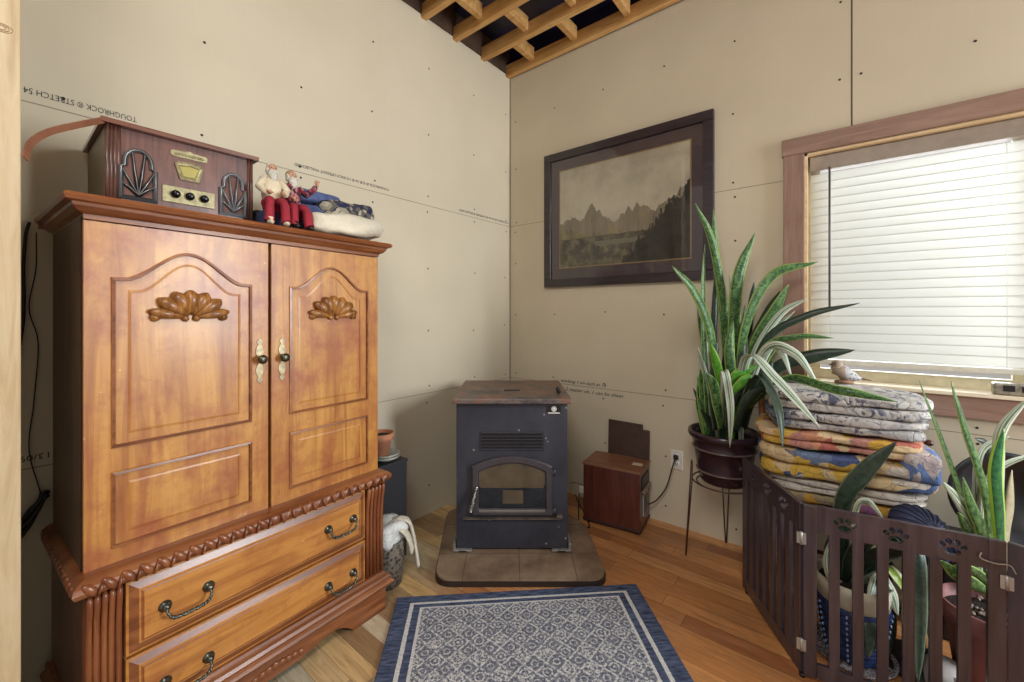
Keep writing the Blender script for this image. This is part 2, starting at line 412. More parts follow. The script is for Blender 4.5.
BIG = [
    ('s', 0.040, [(1.636,-0.189,0.713), (1.631,-0.193,1.215), (1.586,-0.293,1.662), (1.522,-0.383,1.866)]),
    ('s', 0.042, [(1.640,-0.161,0.708), (1.615,-0.206,1.316), (1.590,-0.226,1.591), (1.574,-0.239,1.855)]),
    ('s', 0.060, [(1.652,-0.176,0.713), (1.671,-0.225,1.166), (1.697,-0.243,1.494), (1.761,-0.192,1.713)]),
    ('s', 0.056, [(1.677,-0.156,0.739), (1.725,-0.246,1.194), (1.838,-0.220,1.482), (2.017,-0.140,1.550)]),
    ('s', 0.040, [(1.553,-0.256,0.713), (1.541,-0.265,1.110), (1.537,-0.269,1.427), (1.541,-0.265,1.670)]),
    ('s', 0.052, [(1.622,-0.264,0.726), (1.594,-0.350,1.194), (1.542,-0.457,1.413), (1.469,-0.579,1.531)]),
    ('s', 0.075, [(1.675,-0.094,0.700), (1.745,-0.083,1.108), (1.844,-0.084,1.321), (1.896,-0.084,1.453)]),
    ('d', 0.055, [(1.667,-0.100,0.700), (1.721,-0.083,1.080), (1.804,-0.083,1.295), (1.857,-0.084,1.419)]),
    ('p', 0.038, [(1.693,-0.143,0.739), (1.751,-0.161,1.073), (1.862,-0.136,1.295), (1.976,-0.109,1.379)]),
    ('d', 0.036, [(1.693,-0.143,0.739), (1.799,-0.186,1.144), (1.969,-0.179,1.290), (2.172,-0.144,1.350)]),
    ('s', 0.030, [(1.695,-0.206,0.752), (1.799,-0.250,1.113), (1.947,-0.261,1.192), (2.079,-0.218,1.190)]),
    ('d', 0.066, [(1.685,-0.150,0.739), (1.843,-0.152,1.012), (2.006,-0.149,1.098), (2.155,-0.133,1.134)]),
    ('p', 0.045, [(1.713,-0.256,0.790), (1.826,-0.357,1.122), (1.945,-0.390,1.127), (2.034,-0.383,0.984)]),
    ('p', 0.055, [(1.697,-0.268,0.805), (1.769,-0.441,1.097), (1.893,-0.598,1.027), (2.045,-0.681,0.876)]),
    ('d', 0.060, [(1.713,-0.256,0.805), (1.808,-0.435,1.008), (1.889,-0.563,0.917), (1.925,-0.649,0.765)]),
    ('p', 0.036, [(1.642,-0.313,0.740), (1.669,-0.444,1.024), (1.702,-0.482,0.878), (1.702,-0.482,0.678)]),
    ('s', 0.040, [(1.721,-0.249,0.805), (1.908,-0.355,0.999), (2.103,-0.507,0.997), (2.276,-0.471,0.966)]),
    ('d', 0.065, [(1.711,-0.193,0.700), (1.757,-0.284,0.881), (1.811,-0.305,1.007), (1.848,-0.275,1.074)]),
    ('b', 0.050, [(1.634,-0.319,0.815), (1.702,-0.392,0.983), (1.751,-0.379,1.033), (1.792,-0.346,1.052)]),
    ('b', 0.050, [(1.650,-0.306,0.790), (1.710,-0.386,0.925), (1.753,-0.390,0.987), (1.786,-0.364,1.006)]),
    ('d', 0.040, [(1.684,-0.087,0.700), (1.712,-0.082,1.160), (1.730,-0.083,1.348), (1.740,-0.083,1.471)]),
    ('p', 0.026, [(1.654,-0.111,0.700), (1.665,-0.141,1.161), (1.656,-0.173,1.374), (1.640,-0.186,1.506)]),
    ('d', 0.040, [(1.574,-0.175,0.700), (1.566,-0.181,1.122), (1.574,-0.175,1.376), (1.574,-0.175,1.538)]),
    ('b', 0.042, [(1.658,-0.300,0.740), (1.645,-0.374,0.950), (1.627,-0.414,1.066), (1.616,-0.462,1.156)]),
    ('s', 0.034, [(1.557,-0.188,0.700), (1.536,-0.205,1.024), (1.515,-0.222,1.203), (1.494,-0.239,1.332)]),
    ('p', 0.030, [(1.685,-0.150,0.739), (1.755,-0.094,1.110), (1.836,-0.093,1.228), (1.922,-0.089,1.315)]),
    ('d', 0.052, [(1.681,-0.281,0.714), (1.709,-0.259,0.916), (1.717,-0.227,1.142), (1.715,-0.190,1.347)]),
    ('s', 0.050, [(1.679,-0.219,0.700), (1.677,-0.284,0.916), (1.665,-0.294,1.118), (1.673,-0.262,1.269)]),
    ('d', 0.050, [(1.610,-0.338,0.714), (1.607,-0.366,0.870), (1.611,-0.363,1.020), (1.618,-0.331,1.169)]),
    ('d', 0.055, [(1.662,-0.322,0.720), (1.694,-0.373,0.858), (1.732,-0.368,0.959), (1.770,-0.338,1.021)]),
    ('s', 0.050, [(1.643,-0.363,0.726), (1.642,-0.440,0.863), (1.632,-0.474,0.962), (1.605,-0.509,1.025)]),
    ('d', 0.050, [(1.693,-0.297,0.710), (1.747,-0.356,0.863), (1.790,-0.361,0.931), (1.830,-0.354,0.953)]),
    ('s', 0.050, [(1.702,-0.137,0.713), (1.751,-0.097,0.925), (1.790,-0.083,1.058), (1.848,-0.083,1.140)]),
    ('p', 0.035, [(1.721,-0.249,0.790), (1.833,-0.314,1.119), (1.892,-0.343,1.125), (1.932,-0.362,1.011)]),
]
RIGHT = [
    ('s', 0.034, [(2.500,-0.458,0.331), (2.453,-0.496,0.617), (2.388,-0.548,0.857), (2.320,-0.602,1.070)]),
    ('s', 0.034, [(2.521,-0.441,0.331), (2.500,-0.497,0.665), (2.444,-0.542,0.904), (2.401,-0.576,1.071)]),
    ('e', 0.046, [(2.536,-0.493,0.364), (2.517,-0.560,0.627), (2.503,-0.596,0.797), (2.518,-0.584,0.933)]),
    ('p', 0.034, [(2.540,-0.426,0.331), (2.532,-0.471,0.768), (2.534,-0.495,0.910), (2.598,-0.470,1.028)]),
    ('p', 0.042, [(2.491,-0.465,0.331), (2.465,-0.550,0.573), (2.422,-0.611,0.673), (2.369,-0.679,0.751)]),
    ('s', 0.040, [(2.510,-0.488,0.351), (2.479,-0.565,0.567), (2.448,-0.602,0.664), (2.420,-0.638,0.767)]),
    ('c', 0.050, [(2.566,-0.341,0.298), (2.577,-0.332,0.503), (2.589,-0.323,0.611), (2.589,-0.323,0.738)]),
    ('c', 0.034, [(2.532,-0.343,0.284), (2.518,-0.354,0.511), (2.507,-0.363,0.609), (2.504,-0.391,0.701)]),
    ('p', 0.034, [(2.544,-0.359,0.298), (2.504,-0.366,0.547), (2.509,-0.361,0.785), (2.583,-0.328,0.860)]),
    ('p', 0.036, [(2.521,-0.377,0.298), (2.513,-0.384,0.629), (2.549,-0.380,0.745), (2.653,-0.323,0.816)]),
    ('d', 0.034, [(2.593,-0.256,0.264), (2.590,-0.220,0.594), (2.549,-0.253,0.791), (2.504,-0.288,0.829)]),
    ('s', 0.030, [(2.473,-0.518,0.351), (2.458,-0.556,0.523), (2.434,-0.588,0.595), (2.411,-0.619,0.643)]),
    ('s', 0.040, [(2.489,-0.582,0.385), (2.441,-0.672,0.440), (2.394,-0.735,0.484), (2.350,-0.770,0.531)]),
    ('s', 0.030, [(2.499,-0.574,0.385), (2.468,-0.637,0.450), (2.426,-0.697,0.494), (2.375,-0.751,0.513)]),
]
BLUE = [
    ('d', 0.075, [(2.122,-0.569,0.277), (2.119,-0.597,0.575), (2.180,-0.586,0.719), (2.267,-0.555,0.847)]),
    ('p', 0.024, [(2.140,-0.554,0.277), (2.151,-0.597,0.565), (2.185,-0.595,0.619), (2.228,-0.612,0.575)]),
    ('d', 0.050, [(2.104,-0.583,0.277), (2.086,-0.648,0.377), (2.075,-0.683,0.445), (2.093,-0.694,0.533)]),
    ('p', 0.030, [(2.110,-0.579,0.277), (2.081,-0.666,0.328), (2.070,-0.713,0.419), (2.085,-0.726,0.521)]),
    ('d', 0.060, [(2.149,-0.547,0.277), (2.180,-0.586,0.383), (2.231,-0.609,0.442), (2.290,-0.626,0.495)]),
    ('d', 0.055, [(2.122,-0.569,0.277), (2.139,-0.606,0.377), (2.162,-0.626,0.450), (2.203,-0.632,0.492)]),
    ('y', 0.045, [(2.164,-0.535,0.277), (2.221,-0.541,0.377), (2.259,-0.587,0.370), (2.288,-0.589,0.318)]),
    ('d', 0.075, [(2.170,-0.530,0.277), (2.285,-0.592,0.496), (2.303,-0.655,0.324), (2.310,-0.674,0.068)]),
    ('p', 0.050, [(2.170,-0.530,0.277), (2.220,-0.567,0.334), (2.251,-0.593,0.305), (2.266,-0.607,0.240)]),
    ('y', 0.040, [(2.158,-0.540,0.277), (2.199,-0.533,0.385), (2.244,-0.535,0.439), (2.273,-0.575,0.413)]),
    ('d', 0.070, [(2.176,-0.526,0.269), (2.240,-0.500,0.214), (2.255,-0.526,0.141), (2.247,-0.571,0.072)]),
    ('d', 0.080, [(2.170,-0.530,0.262), (2.201,-0.608,0.255), (2.199,-0.674,0.201), (2.181,-0.713,0.111)]),
    ('p', 0.040, [(2.158,-0.540,0.269), (2.208,-0.576,0.334), (2.200,-0.634,0.305), (2.183,-0.674,0.282)]),
    ('d', 0.060, [(2.143,-0.526,0.264), (2.284,-0.439,0.469), (2.329,-0.403,0.354), (2.359,-0.379,0.200)]),
]
def leafmat(name, dark, mid, edge, edgew=0.12, bands=0.6, stripe=False):
    k = NT(name, 0.38, spec=0.5); v = k.coord('UV'); x, y, z = k.xyz(v)
    e = k.m2('ABSOLUTE', k.m2('SUBTRACT', x, 0.5))
    n = k.noise(k.coord('UV', (2.2, 55, 1)), 1.0, 5, 0.7, 0.8)
    c = k.mix(k.m2('MULTIPLY', k.ramp(n, [(0.42, 0.0), (0.58, 1.0)]), bands), dark, mid)
    if stripe:
        c = k.mix(k.m2('LESS_THAN', k.m2('ABSOLUTE', k.m2('SUBTRACT', e, 0.16)), 0.05), c, edge)
    c = k.mix(k.m2('GREATER_THAN', e, 0.5 - edgew), c, edge)
    k.base(c); k.b.inputs['Subsurface Weight'].default_value = 0.0
    # light passing through a thin leaf
    tr = k.n('ShaderNodeBsdfTranslucent'); k.l(c, tr.inputs['Color'])
    mx = k.n('ShaderNodeMixShader'); mx.inputs[0].default_value = 0.22
    k.l(k.b.outputs[0], mx.inputs[1]); k.l(tr.outputs[0], mx.inputs[2])
    k.l(mx.outputs[0], k.t.nodes['Material Output'].inputs['Surface'])
    return k.m
LM = {
    's': leafmat('snake_leaf', '#1f4a24', '#7da65e', '#9db866', 0.10),
    'e': leafmat('snake_leaf_yellow_edge', '#1f5a3a', '#3d8a4a', '#a8cf4c', 0.16, 0.7),
    'd': leafmat('dark_leaf', '#26352a', '#4a5c46', '#6d7d66', 0.05, 0.4),
    'p': leafmat('pale_striped_leaf', '#5f7a5c', '#8a9c80', '#cdd2c0', 0.22, 0.5, True),
    'b': leafmat('bright_leaf', '#4f9a2e', '#8cc650', '#a8d060', 0.10, 0.5),
    'y': leafmat('lime_leaf', '#8fae3a', '#c4d27a', '#e2e2b0', 0.2, 0.5),
    'c': leafmat('dry_cream_leaf', '#b5ab8c', '#cfc8aa', '#7c8560', 0.06, 0.5),
}
M_stem = plain('plant_stem', '#5a6a34', 0.6)

def leaf(parent, style, width, pts, seed, inv):
    rnd = random.Random(seed)
    P = catmull([inv @ Vector(p) for p in pts], 9); n = len(P)
    bm = bmesh.new(); uvl = bm.loops.layers.uv.new('uv')
    tw0 = rnd.uniform(-0.35, 0.35); tw1 = tw0 + rnd.uniform(-0.4, 0.4)
    face = Vector((0.6, -0.75, 0.25)).normalized()
    rows = []; acc = 0.0; prevw = None
    for i, p in enumerate(P):
        s = i / (n - 1); a = P[max(i - 1, 0)]; b = P[min(i + 1, n - 1)]; t = (b - a).normalized()
        if i: acc += (P[i] - P[i - 1]).length
        wv = t.cross(face)
        if wv.length < 0.15: wv = prevw or t.orthogonal()
        wv.normalize()
        if prevw is not None and wv.dot(prevw) < 0: wv.negate()
        if prevw is not None: wv = (wv * 0.5 + prevw * 0.5).normalized()
        prevw = wv
        w2 = Matrix.Rotation(tw0 + (tw1 - tw0) * s, 3, t) @ wv
        nr = t.cross(w2)
        prof = (0.55 + 0.45 * min(1, s / 0.35)) * (1.0 if s < 0.55 else max(0.03, math.cos((s - 0.55) / 0.45 * PI / 2) ** 0.8))
        h = width * 0.5 * prof
        row = []
        for q in (-1, -0.5, 0, 0.5, 1):
            row.append((bm.verts.new(p + w2 * h * q + nr * h * 0.35 * abs(q) ** 1.4), (q * 0.5 + 0.5, acc)))
        rows.append(row)
    for r0, r1 in zip(rows, rows[1:]):
        for k in range(4):
            f = bm.faces.new((r0[k][0], r0[k + 1][0], r1[k + 1][0], r1[k][0])); f.smooth = True
            for lp, uv in zip(f.loops, (r0[k][1], r0[k + 1][1], r1[k + 1][1], r1[k][1])): lp[uvl].uv = uv
    me = bpy.data.meshes.new('leaf'); bm.to_mesh(me); bm.free(); me.materials.append(LM[style])
    o = bpy.data.objects.new('leaf', me); COL.objects.link(o); o.parent = parent
    md = o.modifiers.new('thickness', 'SOLIDIFY'); md.thickness = 0.0018; md.offset = 0
    return o

def leaves(root, table, seed0):
    inv = Matrix.Translation(root.location).inverted()
    for i, (st, w, pts) in enumerate(table): leaf(root, st, w, pts, seed0 + i, inv)

# ================================================================== THE ROOM
H = 3.20
WX0, WX1, WZ0, WZ1 = 1.956, 3.45, 0.955, 2.125         # window opening in the right-hand wall
b = MB(); b.box(-0.2, 5.0, -5.2, 0.2, -0.1, 0.0); struct(b.build('floor', M_floor))

# left wall: panels with seams (grooves) and screw heads
def screws(b, plane, pts):
    b.mi = 1
    for a, z in pts:
        if plane == 'x': b.cyl((-0.001, a, z), (0.0012, a, z), 0.0055, n=8, smooth=False)
        else: b.cyl((a, 0.001, z), (a, -0.0012, z), 0.0055, n=8, smooth=False)
    b.mi = 0
S1, S2 = 2.005, 0.786
rs = random.Random(3)
b = MB(); b.box(-0.15, 0, -5.0, 0.15, 0, H + 0.02)
b.mi = 2
b.box(-0.001, 0.0006, -5.0, 0, S1 - 0.0018, S1 + 0.0018); b.box(-0.001, 0.0006, -5.0, 0, S2 - 0.0018, S2 + 0.0018)
b.mi = 0
sp = []
for y in [-0.06, -0.42, -0.85, -1.25, -1.66, -2.07, -2.47]:
    for z in [0.2, 0.735, 0.835, 1.2, 1.6, S1 - 0.045, S1 + 0.045, 2.45, 2.88]:
        sp.append((y + rs.uniform(-.012, .012), z + rs.uniform(-.02, .02)))
screws(b, 'x', sp)
wl = struct(b.build('wall_left', [M_wall, M_screw, M_seam], fix=False))

b = MB()
for x0, x1, z0, z1 in ((0, WX0, 0, H + .3), (WX0, WX1, 0, WZ0), (WX0, WX1, WZ1, H + .3), (WX1, 4.9, 0, H + .3)):
    b.box(x0, x1, 0, 0.15, z0, z1)
b.mi = 2
b.box(0, 1.86, -0.0006, 0.001, S1 - 0.0018, S1 + 0.0018); b.box(0, 4.9, -0.0006, 0.001, S2 - 0.0018, S2 + 0.0018)
b.mi = 3
b.box(2.1425, 2.1475, -0.0008, 0.001, 2.21, H)
b.box(-0.002, 0.004, -0.004, 0.001, 0, H)
b.mi = 0
sp = []
for x in [0.06, 0.42, 0.83, 1.24, 1.63, 2.11, 2.18, 2.55, 2.95]:
    for z in [0.1, 0.42, 0.735, 0.835, 1.3, 1.7, S1 - 0.045, S1 + 0.045, 2.45, 2.85]:
        if x > 1.8 and 0.84 < z < 2.25: continue
        if 0.33 < x < 1.56 and 1.47 < z < 2.5: continue
        sp.append((x + rs.uniform(-.012, .012), z + rs.uniform(-.02, .02)))
screws(b, 'y', sp)
wr = struct(b.build('wall_right', [M_wall, M_screw, M_seam, plain('dark_joint', '#2b2622', 0.9)], fix=False))

b = MB(); b.box(0.0, 0.495, -2.76, -2.66, 0, H - 0.004); struct(b.build('light_block_wall', M_wall))  # unseen wall added to keep fill light off the armoire side

# printing on the drywall (upside down on the left wall)
def wall_text_left(s, y_start, z_base, size, width):
    # rotated by 180 degrees in the wall plane: reads from +y towards -y
    M = Matrix(((0, 0, 1, 0.0008), (-1, 0, 0, y_start), (0, -1, 0, z_base), (0, 0, 0, 1)))
    return text_mesh('printed_text', s, size, M_ink, M, wl, width=width)
# local x -> -y, local y -> -z, local z -> +x  (upside down, seen from +x)
def wall_text_left2(s, y_start, z_top, size, width):
    M = Matrix(((0, 0, 1, 0.0008), (-1, 0, 0, y_start), (0, -1, 0, z_top), (0, 0, 0, 1)))
    return text_mesh('printed_text', s, size, M_ink, M, wl, width=width)
wall_text_left2('TOUGHROCK \u00ae STRETCH 54 \u00ae L', -2.275, 2.052, 0.028, 0.32)
wall_text_left2('TOUGHROCK \u00ae SUR 54 \u00ae 1/2 INCH UPRIGHT WALLBOARD', -1.145, 2.046, 0.022, 0.545)
wall_text_left2('TOUGHROCK \u00ae 54 \u00ae GYPSUM WALLBOARD', -0.02, 2.040, 0.022, 0.55)
wall_text_left2('1/2 IN 13/09', -2.40, 0.83, 0.028, 0.16)
def wall_text_right(s, x, z, size, width, shear=0.0):
    M = Matrix(((1, 0, 0, x), (0, 0, -1, -0.0008), (0, 1, 0, z), (0, 0, 0, 1)))
    return text_mesh('printed_text', s, size, M_ink, M, wr, width=width, shear=shear)
wall_text_right('working 1 on each at 16', 0.48, 0.800, 0.034, 0.36, 0.4)
wall_text_right('2 matter ok, 1 can be sheet', 0.52, 0.742, 0.034, 0.45, 0.4)
wall_text_right('TOUGHROCK.', 2.10, 0.50, 0.05, 0.30)

# ------------------------------------------------------------------ ceiling: open joists, blocking, sheathing
b = MB(); b.box(-0.1, 4.9, -5.0, 0.15, 3.50, 3.53)
b.mi = 1; b.box(0.0, 4.9, -0.62, -0.002, 3.40, 3.42); b.box(0.0, 4.9, -0.008, -0.001, H + 0.005, 3.41)
ce = struct(b.build('ceiling', [M_sheath, M_foil]))
jy = [-0.035, -0.325, -0.61, -0.885, -1.17, -1.46, -1.76, -2.06, -2.36]
for y in jy:
    b = MB(); b.box(0.0, 4.85, y - 0.02, y + 0.02, H - 0.003, H + 0.087, 0.002)
    o = struct(b.build('ceiling_joist', M_pine, ce))
    xs = [0.30, 0.66, 1.06, 1.5, 1.95]
for j in range(len(jy) - 1):
    for x in [0.26, 0.63, 1.02, 1.45, 1.9, 2.4]:
        xx = x + (0.16 if j % 2 else 0.0)
        b = MB(); b.box(xx - 0.02, xx + 0.02, jy[j + 1] + 0.02, jy[j] - 0.02, H + 0.03, H + 0.12, 0.002)
        struct(b.build('blocking', M_pine, ce))
b = MB(); b.box(-0.1, 0.005, -5.0, 0.1, H + 0.02, 3.5); b.build('top_plate', M_sheath, ce)

# ------------------------------------------------------------------ window, casing, blind
wn = struct(thing('window_1', '', '')); del wn['label']; del wn['category']
b = MB(); zc = 2.213
b.box(WX0 - 0.097, WX1 + 0.1, -0.022, -0.001, WZ1 + 0.002, zc, 0.002); b.build('casing_head', M_caseh, wn)
b = MB(); b.box(WX0 - 0.09, WX0 - 0.001, -0.020, -0.001, 0.93, WZ1 + 0.001, 0.002); b.build('casing_side', M_case, wn)
b = MB(); b.box(WX1 + 0.001, WX1 + 0.09, -0.020, -0.001, 0.93, WZ1 + 0.001, 0.002); b.build('casing_side', M_case, wn)
b = MB(); b.box(WX0 - 0.09, WX1 + 0.1, -0.022, -0.001, 0.855, 0.948, 0.002); b.build('apron', M_caseh, wn)
b = MB(); b.box(WX0 - 0.10, WX1 + 0.11, -0.035, 0.149, 0.9485, 0.966, 0.003); b.build('sill', wood('sill_wood', '#cdb994', '#e2d4b6', '#ede3cc', 'x', 1.0, 0.5, knots=False, blotch=0.1), wn)
b = MB(); b.box(WX0, WX0 + 0.012, -0.004, 0.149, 0.966, WZ1); b.box(WX1 - 0.012, WX1, -0.004, 0.149, 0.966, WZ1); b.box(WX0, WX1, -0.004, 0.149, WZ1 - 0.012, WZ1)
b.build('jamb', M_jamb, wn)
b = MB()
for x in (WX0 + 0.012, 2.68, WX1 - 0.062): b.box(x, x + 0.05, 0.110, 0.139, 0.967, WZ1 - 0.013, 0.002)
for z in (0.966, WZ1 - 0.062): b.box(WX0 + 0.0125, WX1 - 0.0125, 0.107, 0.141, z, z + 0.05, 0.002)
b.build('sash', plain('sash_vinyl', '#cfc5a6', 0.4), wn)
b = MB(); b.box(WX0 + 0.03, WX1 - 0.03, 0.122, 0.126, 0.99, WZ1 - 0.03); b.build('pane', M_glass, wn)

def slatmat():
    k = NT('blind_slat', 0.5); k.base('#e8e8e4')
    tr = k.n('ShaderNodeBsdfTranslucent'); tr.inputs['Color'].default_value = lin('#f2f3f0')
    mx = k.n('ShaderNodeMixShader'); mx.inputs[0].default_value = 0.5
    k.l(k.b.outputs[0], mx.inputs[1]); k.l(tr.outputs[0], mx.inputs[2])
    k.l(mx.outputs[0], k.t.nodes['Material Output'].inputs['Surface']); return k.m
M_slat = slatmat()
BX0, BX1 = WX0 + 0.022, WX1 - 0.02
bl = thing('window_blind', 'white horizontal slat blind hanging closed in the window', 'blind', ((BX0 + BX1) / 2, 0.055, 2.0))
ox = (BX0 + BX1) / 2; hw = (BX1 - BX0) / 2
b = MB(); b.box(-hw, hw, -0.03, 0.03, 0.035, 0.110, 0.002); b.build('headrail', plain('headrail_taupe', '#8d7f70', 0.5), bl)
b = MB()
nsl = 22; ztop = 2.022; dz = (2.022 - 1.075) / nsl
for i in range(nsl):
    zc2 = ztop - dz * (i + 0.5) - 2.0
    ang = math.radians(74)
    M = T(0, 0, zc2) @ RX(ang)
    # slightly crowned slat, 50 mm wide
    pr = []
    for q in range(7):
        s = q / 6 * 2 - 1; pr.append((s * 0.0252, 0.0025 * (1 - s * s)))
    top = [[b.bm.verts.new(M @ Vector((x, y, z + 0.0009))) for y, z in pr] for x in (-hw, hw)]
    bot = [[b.bm.verts.new(M @ Vector((x, y, z - 0.0009))) for y, z in pr] for x in (-hw, hw)]
    for q in range(6):
        b._fin([b.bm.faces.new((top[0][q], top[1][q], top[1][q + 1], top[0][q + 1])), b.bm.faces.new((bot[0][q + 1], bot[1][q + 1], bot[1][q], bot[0][q]))], True)
    for e in (0, 6): b._fin([b.bm.faces.new((top[0][e], bot[0][e], bot[1][e], top[1][e]))])
    for e in (0, 1): 
        for q in range(6): b._fin([b.bm.faces.new((top[e][q], top[e][q + 1], bot[e][q + 1], bot[e][q]))])
b.build('slats', M_slat, bl)
b = MB(); b.box(-hw, hw, -0.022, 0.022, -0.955, -0.930, 0.004); b.build('bottom_rail', plain('blind_rail', '#cfcabb', 0.4), bl)
b = MB()
for x in (2.06, 2.65, 3.3):
    b = MB(); b.tube([(x - ox, -0.014, 0.03), (x - ox, -0.014, -0.93)], 0.0012, 6); b.build('ladder_cord', M_slat, bl)
b = MB(); b.tube([(2.058 - ox, -0.042, 0.04), (2.058 - ox, -0.042, -0.68)], 0.0048, 8); b.tube([(2.058 - ox, -0.042, 0.04), (2.058 - ox, -0.01, 0.05)], 0.003, 6)
b.build('tilt_wand', plain('wand_grey', '#4c4c4e', 0.3), bl)

# small silver clock radio-like box at the right end of the sill
lk = thing('metal_box', 'small scuffed silver metal box on the window sill at the right edge', 'box', (2.645, -0.012, 0.966))
b = MB(); b.box(-0.045, 0.10, -0.02, 0.03, 0.0005, 0.05, 0.006); b.build('body', plain('scuffed_silver', '#9b978a', 0.4, 0.6, 0.4, 60), lk)
b = MB(); b.box(-0.02, 0.012, -0.023, -0.019, 0.018, 0.042, 0.001); b.box(0.03, 0.046, -0.023, -0.019, 0.018, 0.040, 0.001); b.build('slot', M_black, lk)

# bird figurine on the sill
bd = thing('bird_figurine', 'small grey and tan speckled bird figurine on the window sill', 'figurine', (2.115, -0.035, 0.966), math.radians(10)); bd.scale = (1.2, 1.2, 1.25)
def birdmat():
    k = NT('bird_paint', 0.6); v = k.coord(); x, y, z = k.xyz(v)
    sp = k.ramp(k.vor(v, 110), [(0.25, 1.0), (0.4, 0.0)])
    wing = k.m2('GREATER_THAN', x, 0.0)
    c = k.mix(k.m2('MULTIPLY', sp, wing), k.mix(wing, '#a38f7c', '#b5b2b2'), '#474652'); k.base(c); return k.m
M_bird = birdmat()
b = MB()
b.tube([(-0.030, 0, 0.030), (-0.026, 0, 0.042), (-0.005, 0, 0.040), (0.022, 0, 0.028), (0.045, 0, 0.020), (0.06, 0, 0.018)], [0.012, 0.024, 0.030, 0.022, 0.010, 0.004], 14)
b.ball((-0.022, 0, 0.068), 0.021, 0.018, 0.019)
b.tube([(-0.023, 0, 0.05), (-0.023, 0, 0.062)], [0.021, 0.018], 12)
b.build('body', M_bird, bd)
b = MB(); b.tube([(0.045, 0, 0.021), (0.085, 0, 0.016)], [0.008, 0.006], 8, flat=0.5); b.build('tail', plain('bird_tail_brown', '#6b4a3a', 0.6), bd)
b = MB(); b.tube([(-0.040, 0, 0.069), (-0.052, 0, 0.066)], [0.004, 0.0006], 8); b.build('beak', plain('beak_brown', '#8d6a48', 0.5), bd)
for s in (-1, 1):
    b = MB(); b.ball((-0.03, s * 0.015, 0.073), 0.0028); b.build('eye', M_black, bd)
b = MB(); b.lathe([(0, 0.0005), (0.03, 0.0005), (0.032, 0.006), (0.02, 0.012), (0, 0.014)], 20, T(0, 0, 0)); b.build('base', plain('bird_base', '#8f6a50', 0.6), bd)

# ------------------------------------------------------------------ picture
pc = thing('framed_picture', 'large dark framed landscape picture hanging on the wall', 'picture', (0.942, -0.003, 1.99))
def artmat():
    k = NT('landscape_print', 0.5); v = k.coord(); x, y, z = k.xyz(v)
    n = k.noise(v, 3.2, 6, 0.62); n2 = k.noise(k.coord(scale=(9, 1, 2.6)), 1.0, 7, 0.7); n3 = k.noise(v, 16, 5, 0.7)
    sky = k.ramp(k.m2('ADD', n, k.m2('MULTIPLY', z, 0.30)), [(0.38, '#f4ead0'), (0.55, '#e4d8bc'), (0.7, '#c8bda8')])
    # distant range, near slopes, dark foreground, pale water: an invented valley
    r1 = k.m2('ADD', k.m2('MULTIPLY', k.noise(k.coord(scale=(3.2, 0, 0), loc=(4.4, 0, 0)), 1.5, 6, 0.55), 0.62), -0.31)
    r2 = k.m2('ADD', k.m2('MULTIPLY', k.noise(k.coord(scale=(5.5, 0, 0), loc=(1.7, 0, 0)), 1.0, 6, 0.6), 0.5), k.m2('ADD', -0.42, k.m2('MULTIPLY', x, -0.22)))
    c = k.mix(k.m2('LESS_THAN', z, r1), sky, k.ramp(n2, [(0.35, '#8a7f6c'), (0.65, '#b8a888')]))
    c = k.mix(k.m2('LESS_THAN', z, r2), c, k.ramp(n2, [(0.35, '#5e5648'), (0.6, '#b0a074')]))
    gr = k.m2('LESS_THAN', z, k.m2('ADD', -0.17, k.m2('MULTIPLY', n3, 0.04)))
    c = k.mix(gr, c, k.ramp(n3, [(0.4, '#4c483c'), (0.7, '#a39270')]))
    wt = k.m2('MULTIPLY', k.m2('LESS_THAN', k.m2('ABSOLUTE', k.m2('ADD', z, 0.205)), 0.016), k.m2('LESS_THAN', k.m2('ABSOLUTE', x), k.m2('ADD', 0.08, k.m2('MULTIPLY', n3, 0.2))))
    c = k.mix(wt, c, '#8d8570')
    tr = k.m2('ADD', k.m2('ADD', -0.52, k.m2('MULTIPLY', x, 1.05)), k.m2('MULTIPLY', k.noise(k.coord(scale=(26, 1, 9)), 1.0, 5, 0.7), 0.32))
    tr = k.m2('LESS_THAN', z, k.m2('MINIMUM', tr, 0.12))
    c = k.mix(tr, c, k.ramp(n3, [(0.4, '#2c2a27'), (0.7, '#4c4438')]))
    k.base(c); return k.m
PW, PH = 1.176, 0.985
def ringbox(b, w, h, t, y0, y1, bev=0.004):
    b.box(-w / 2, w / 2, y0, y1, h / 2 - t, h / 2, bev); b.box(-w / 2, w / 2, y0, y1, -h / 2, -h / 2 + t, bev)
    b.box(-w / 2, -w / 2 + t, y0, y1, -h / 2 + t, h / 2 - t, bev); b.box(w / 2 - t, w / 2, y0, y1, -h / 2 + t, h / 2 - t, bev)
b = MB(); ringbox(b, PW, PH, 0.058, -0.032, 0.0); b.build('frame', M_frame, pc)
b = MB(); b.box(-PW / 2 + 0.03, PW / 2 - 0.03, -0.012, -0.004, -PH / 2 + 0.03, PH / 2 - 0.03); b.build('mat_board', M_mat, pc)
b = MB(); ringbox(b, 0.926, 0.718, 0.008, -0.0145, -0.012, 0.0); b.build('fillet', M_gold, pc)
b = MB(); b.box(-0.457, 0.457, -0.0135, -0.012, -0.353, 0.353); b.build('print', artmat(), pc)
b = MB(); b.box(-PW / 2 + 0.05, PW / 2 - 0.05, -0.020, -0.018, -PH / 2 + 0.05, PH / 2 - 0.05); b.build('glass', M_glass, pc)

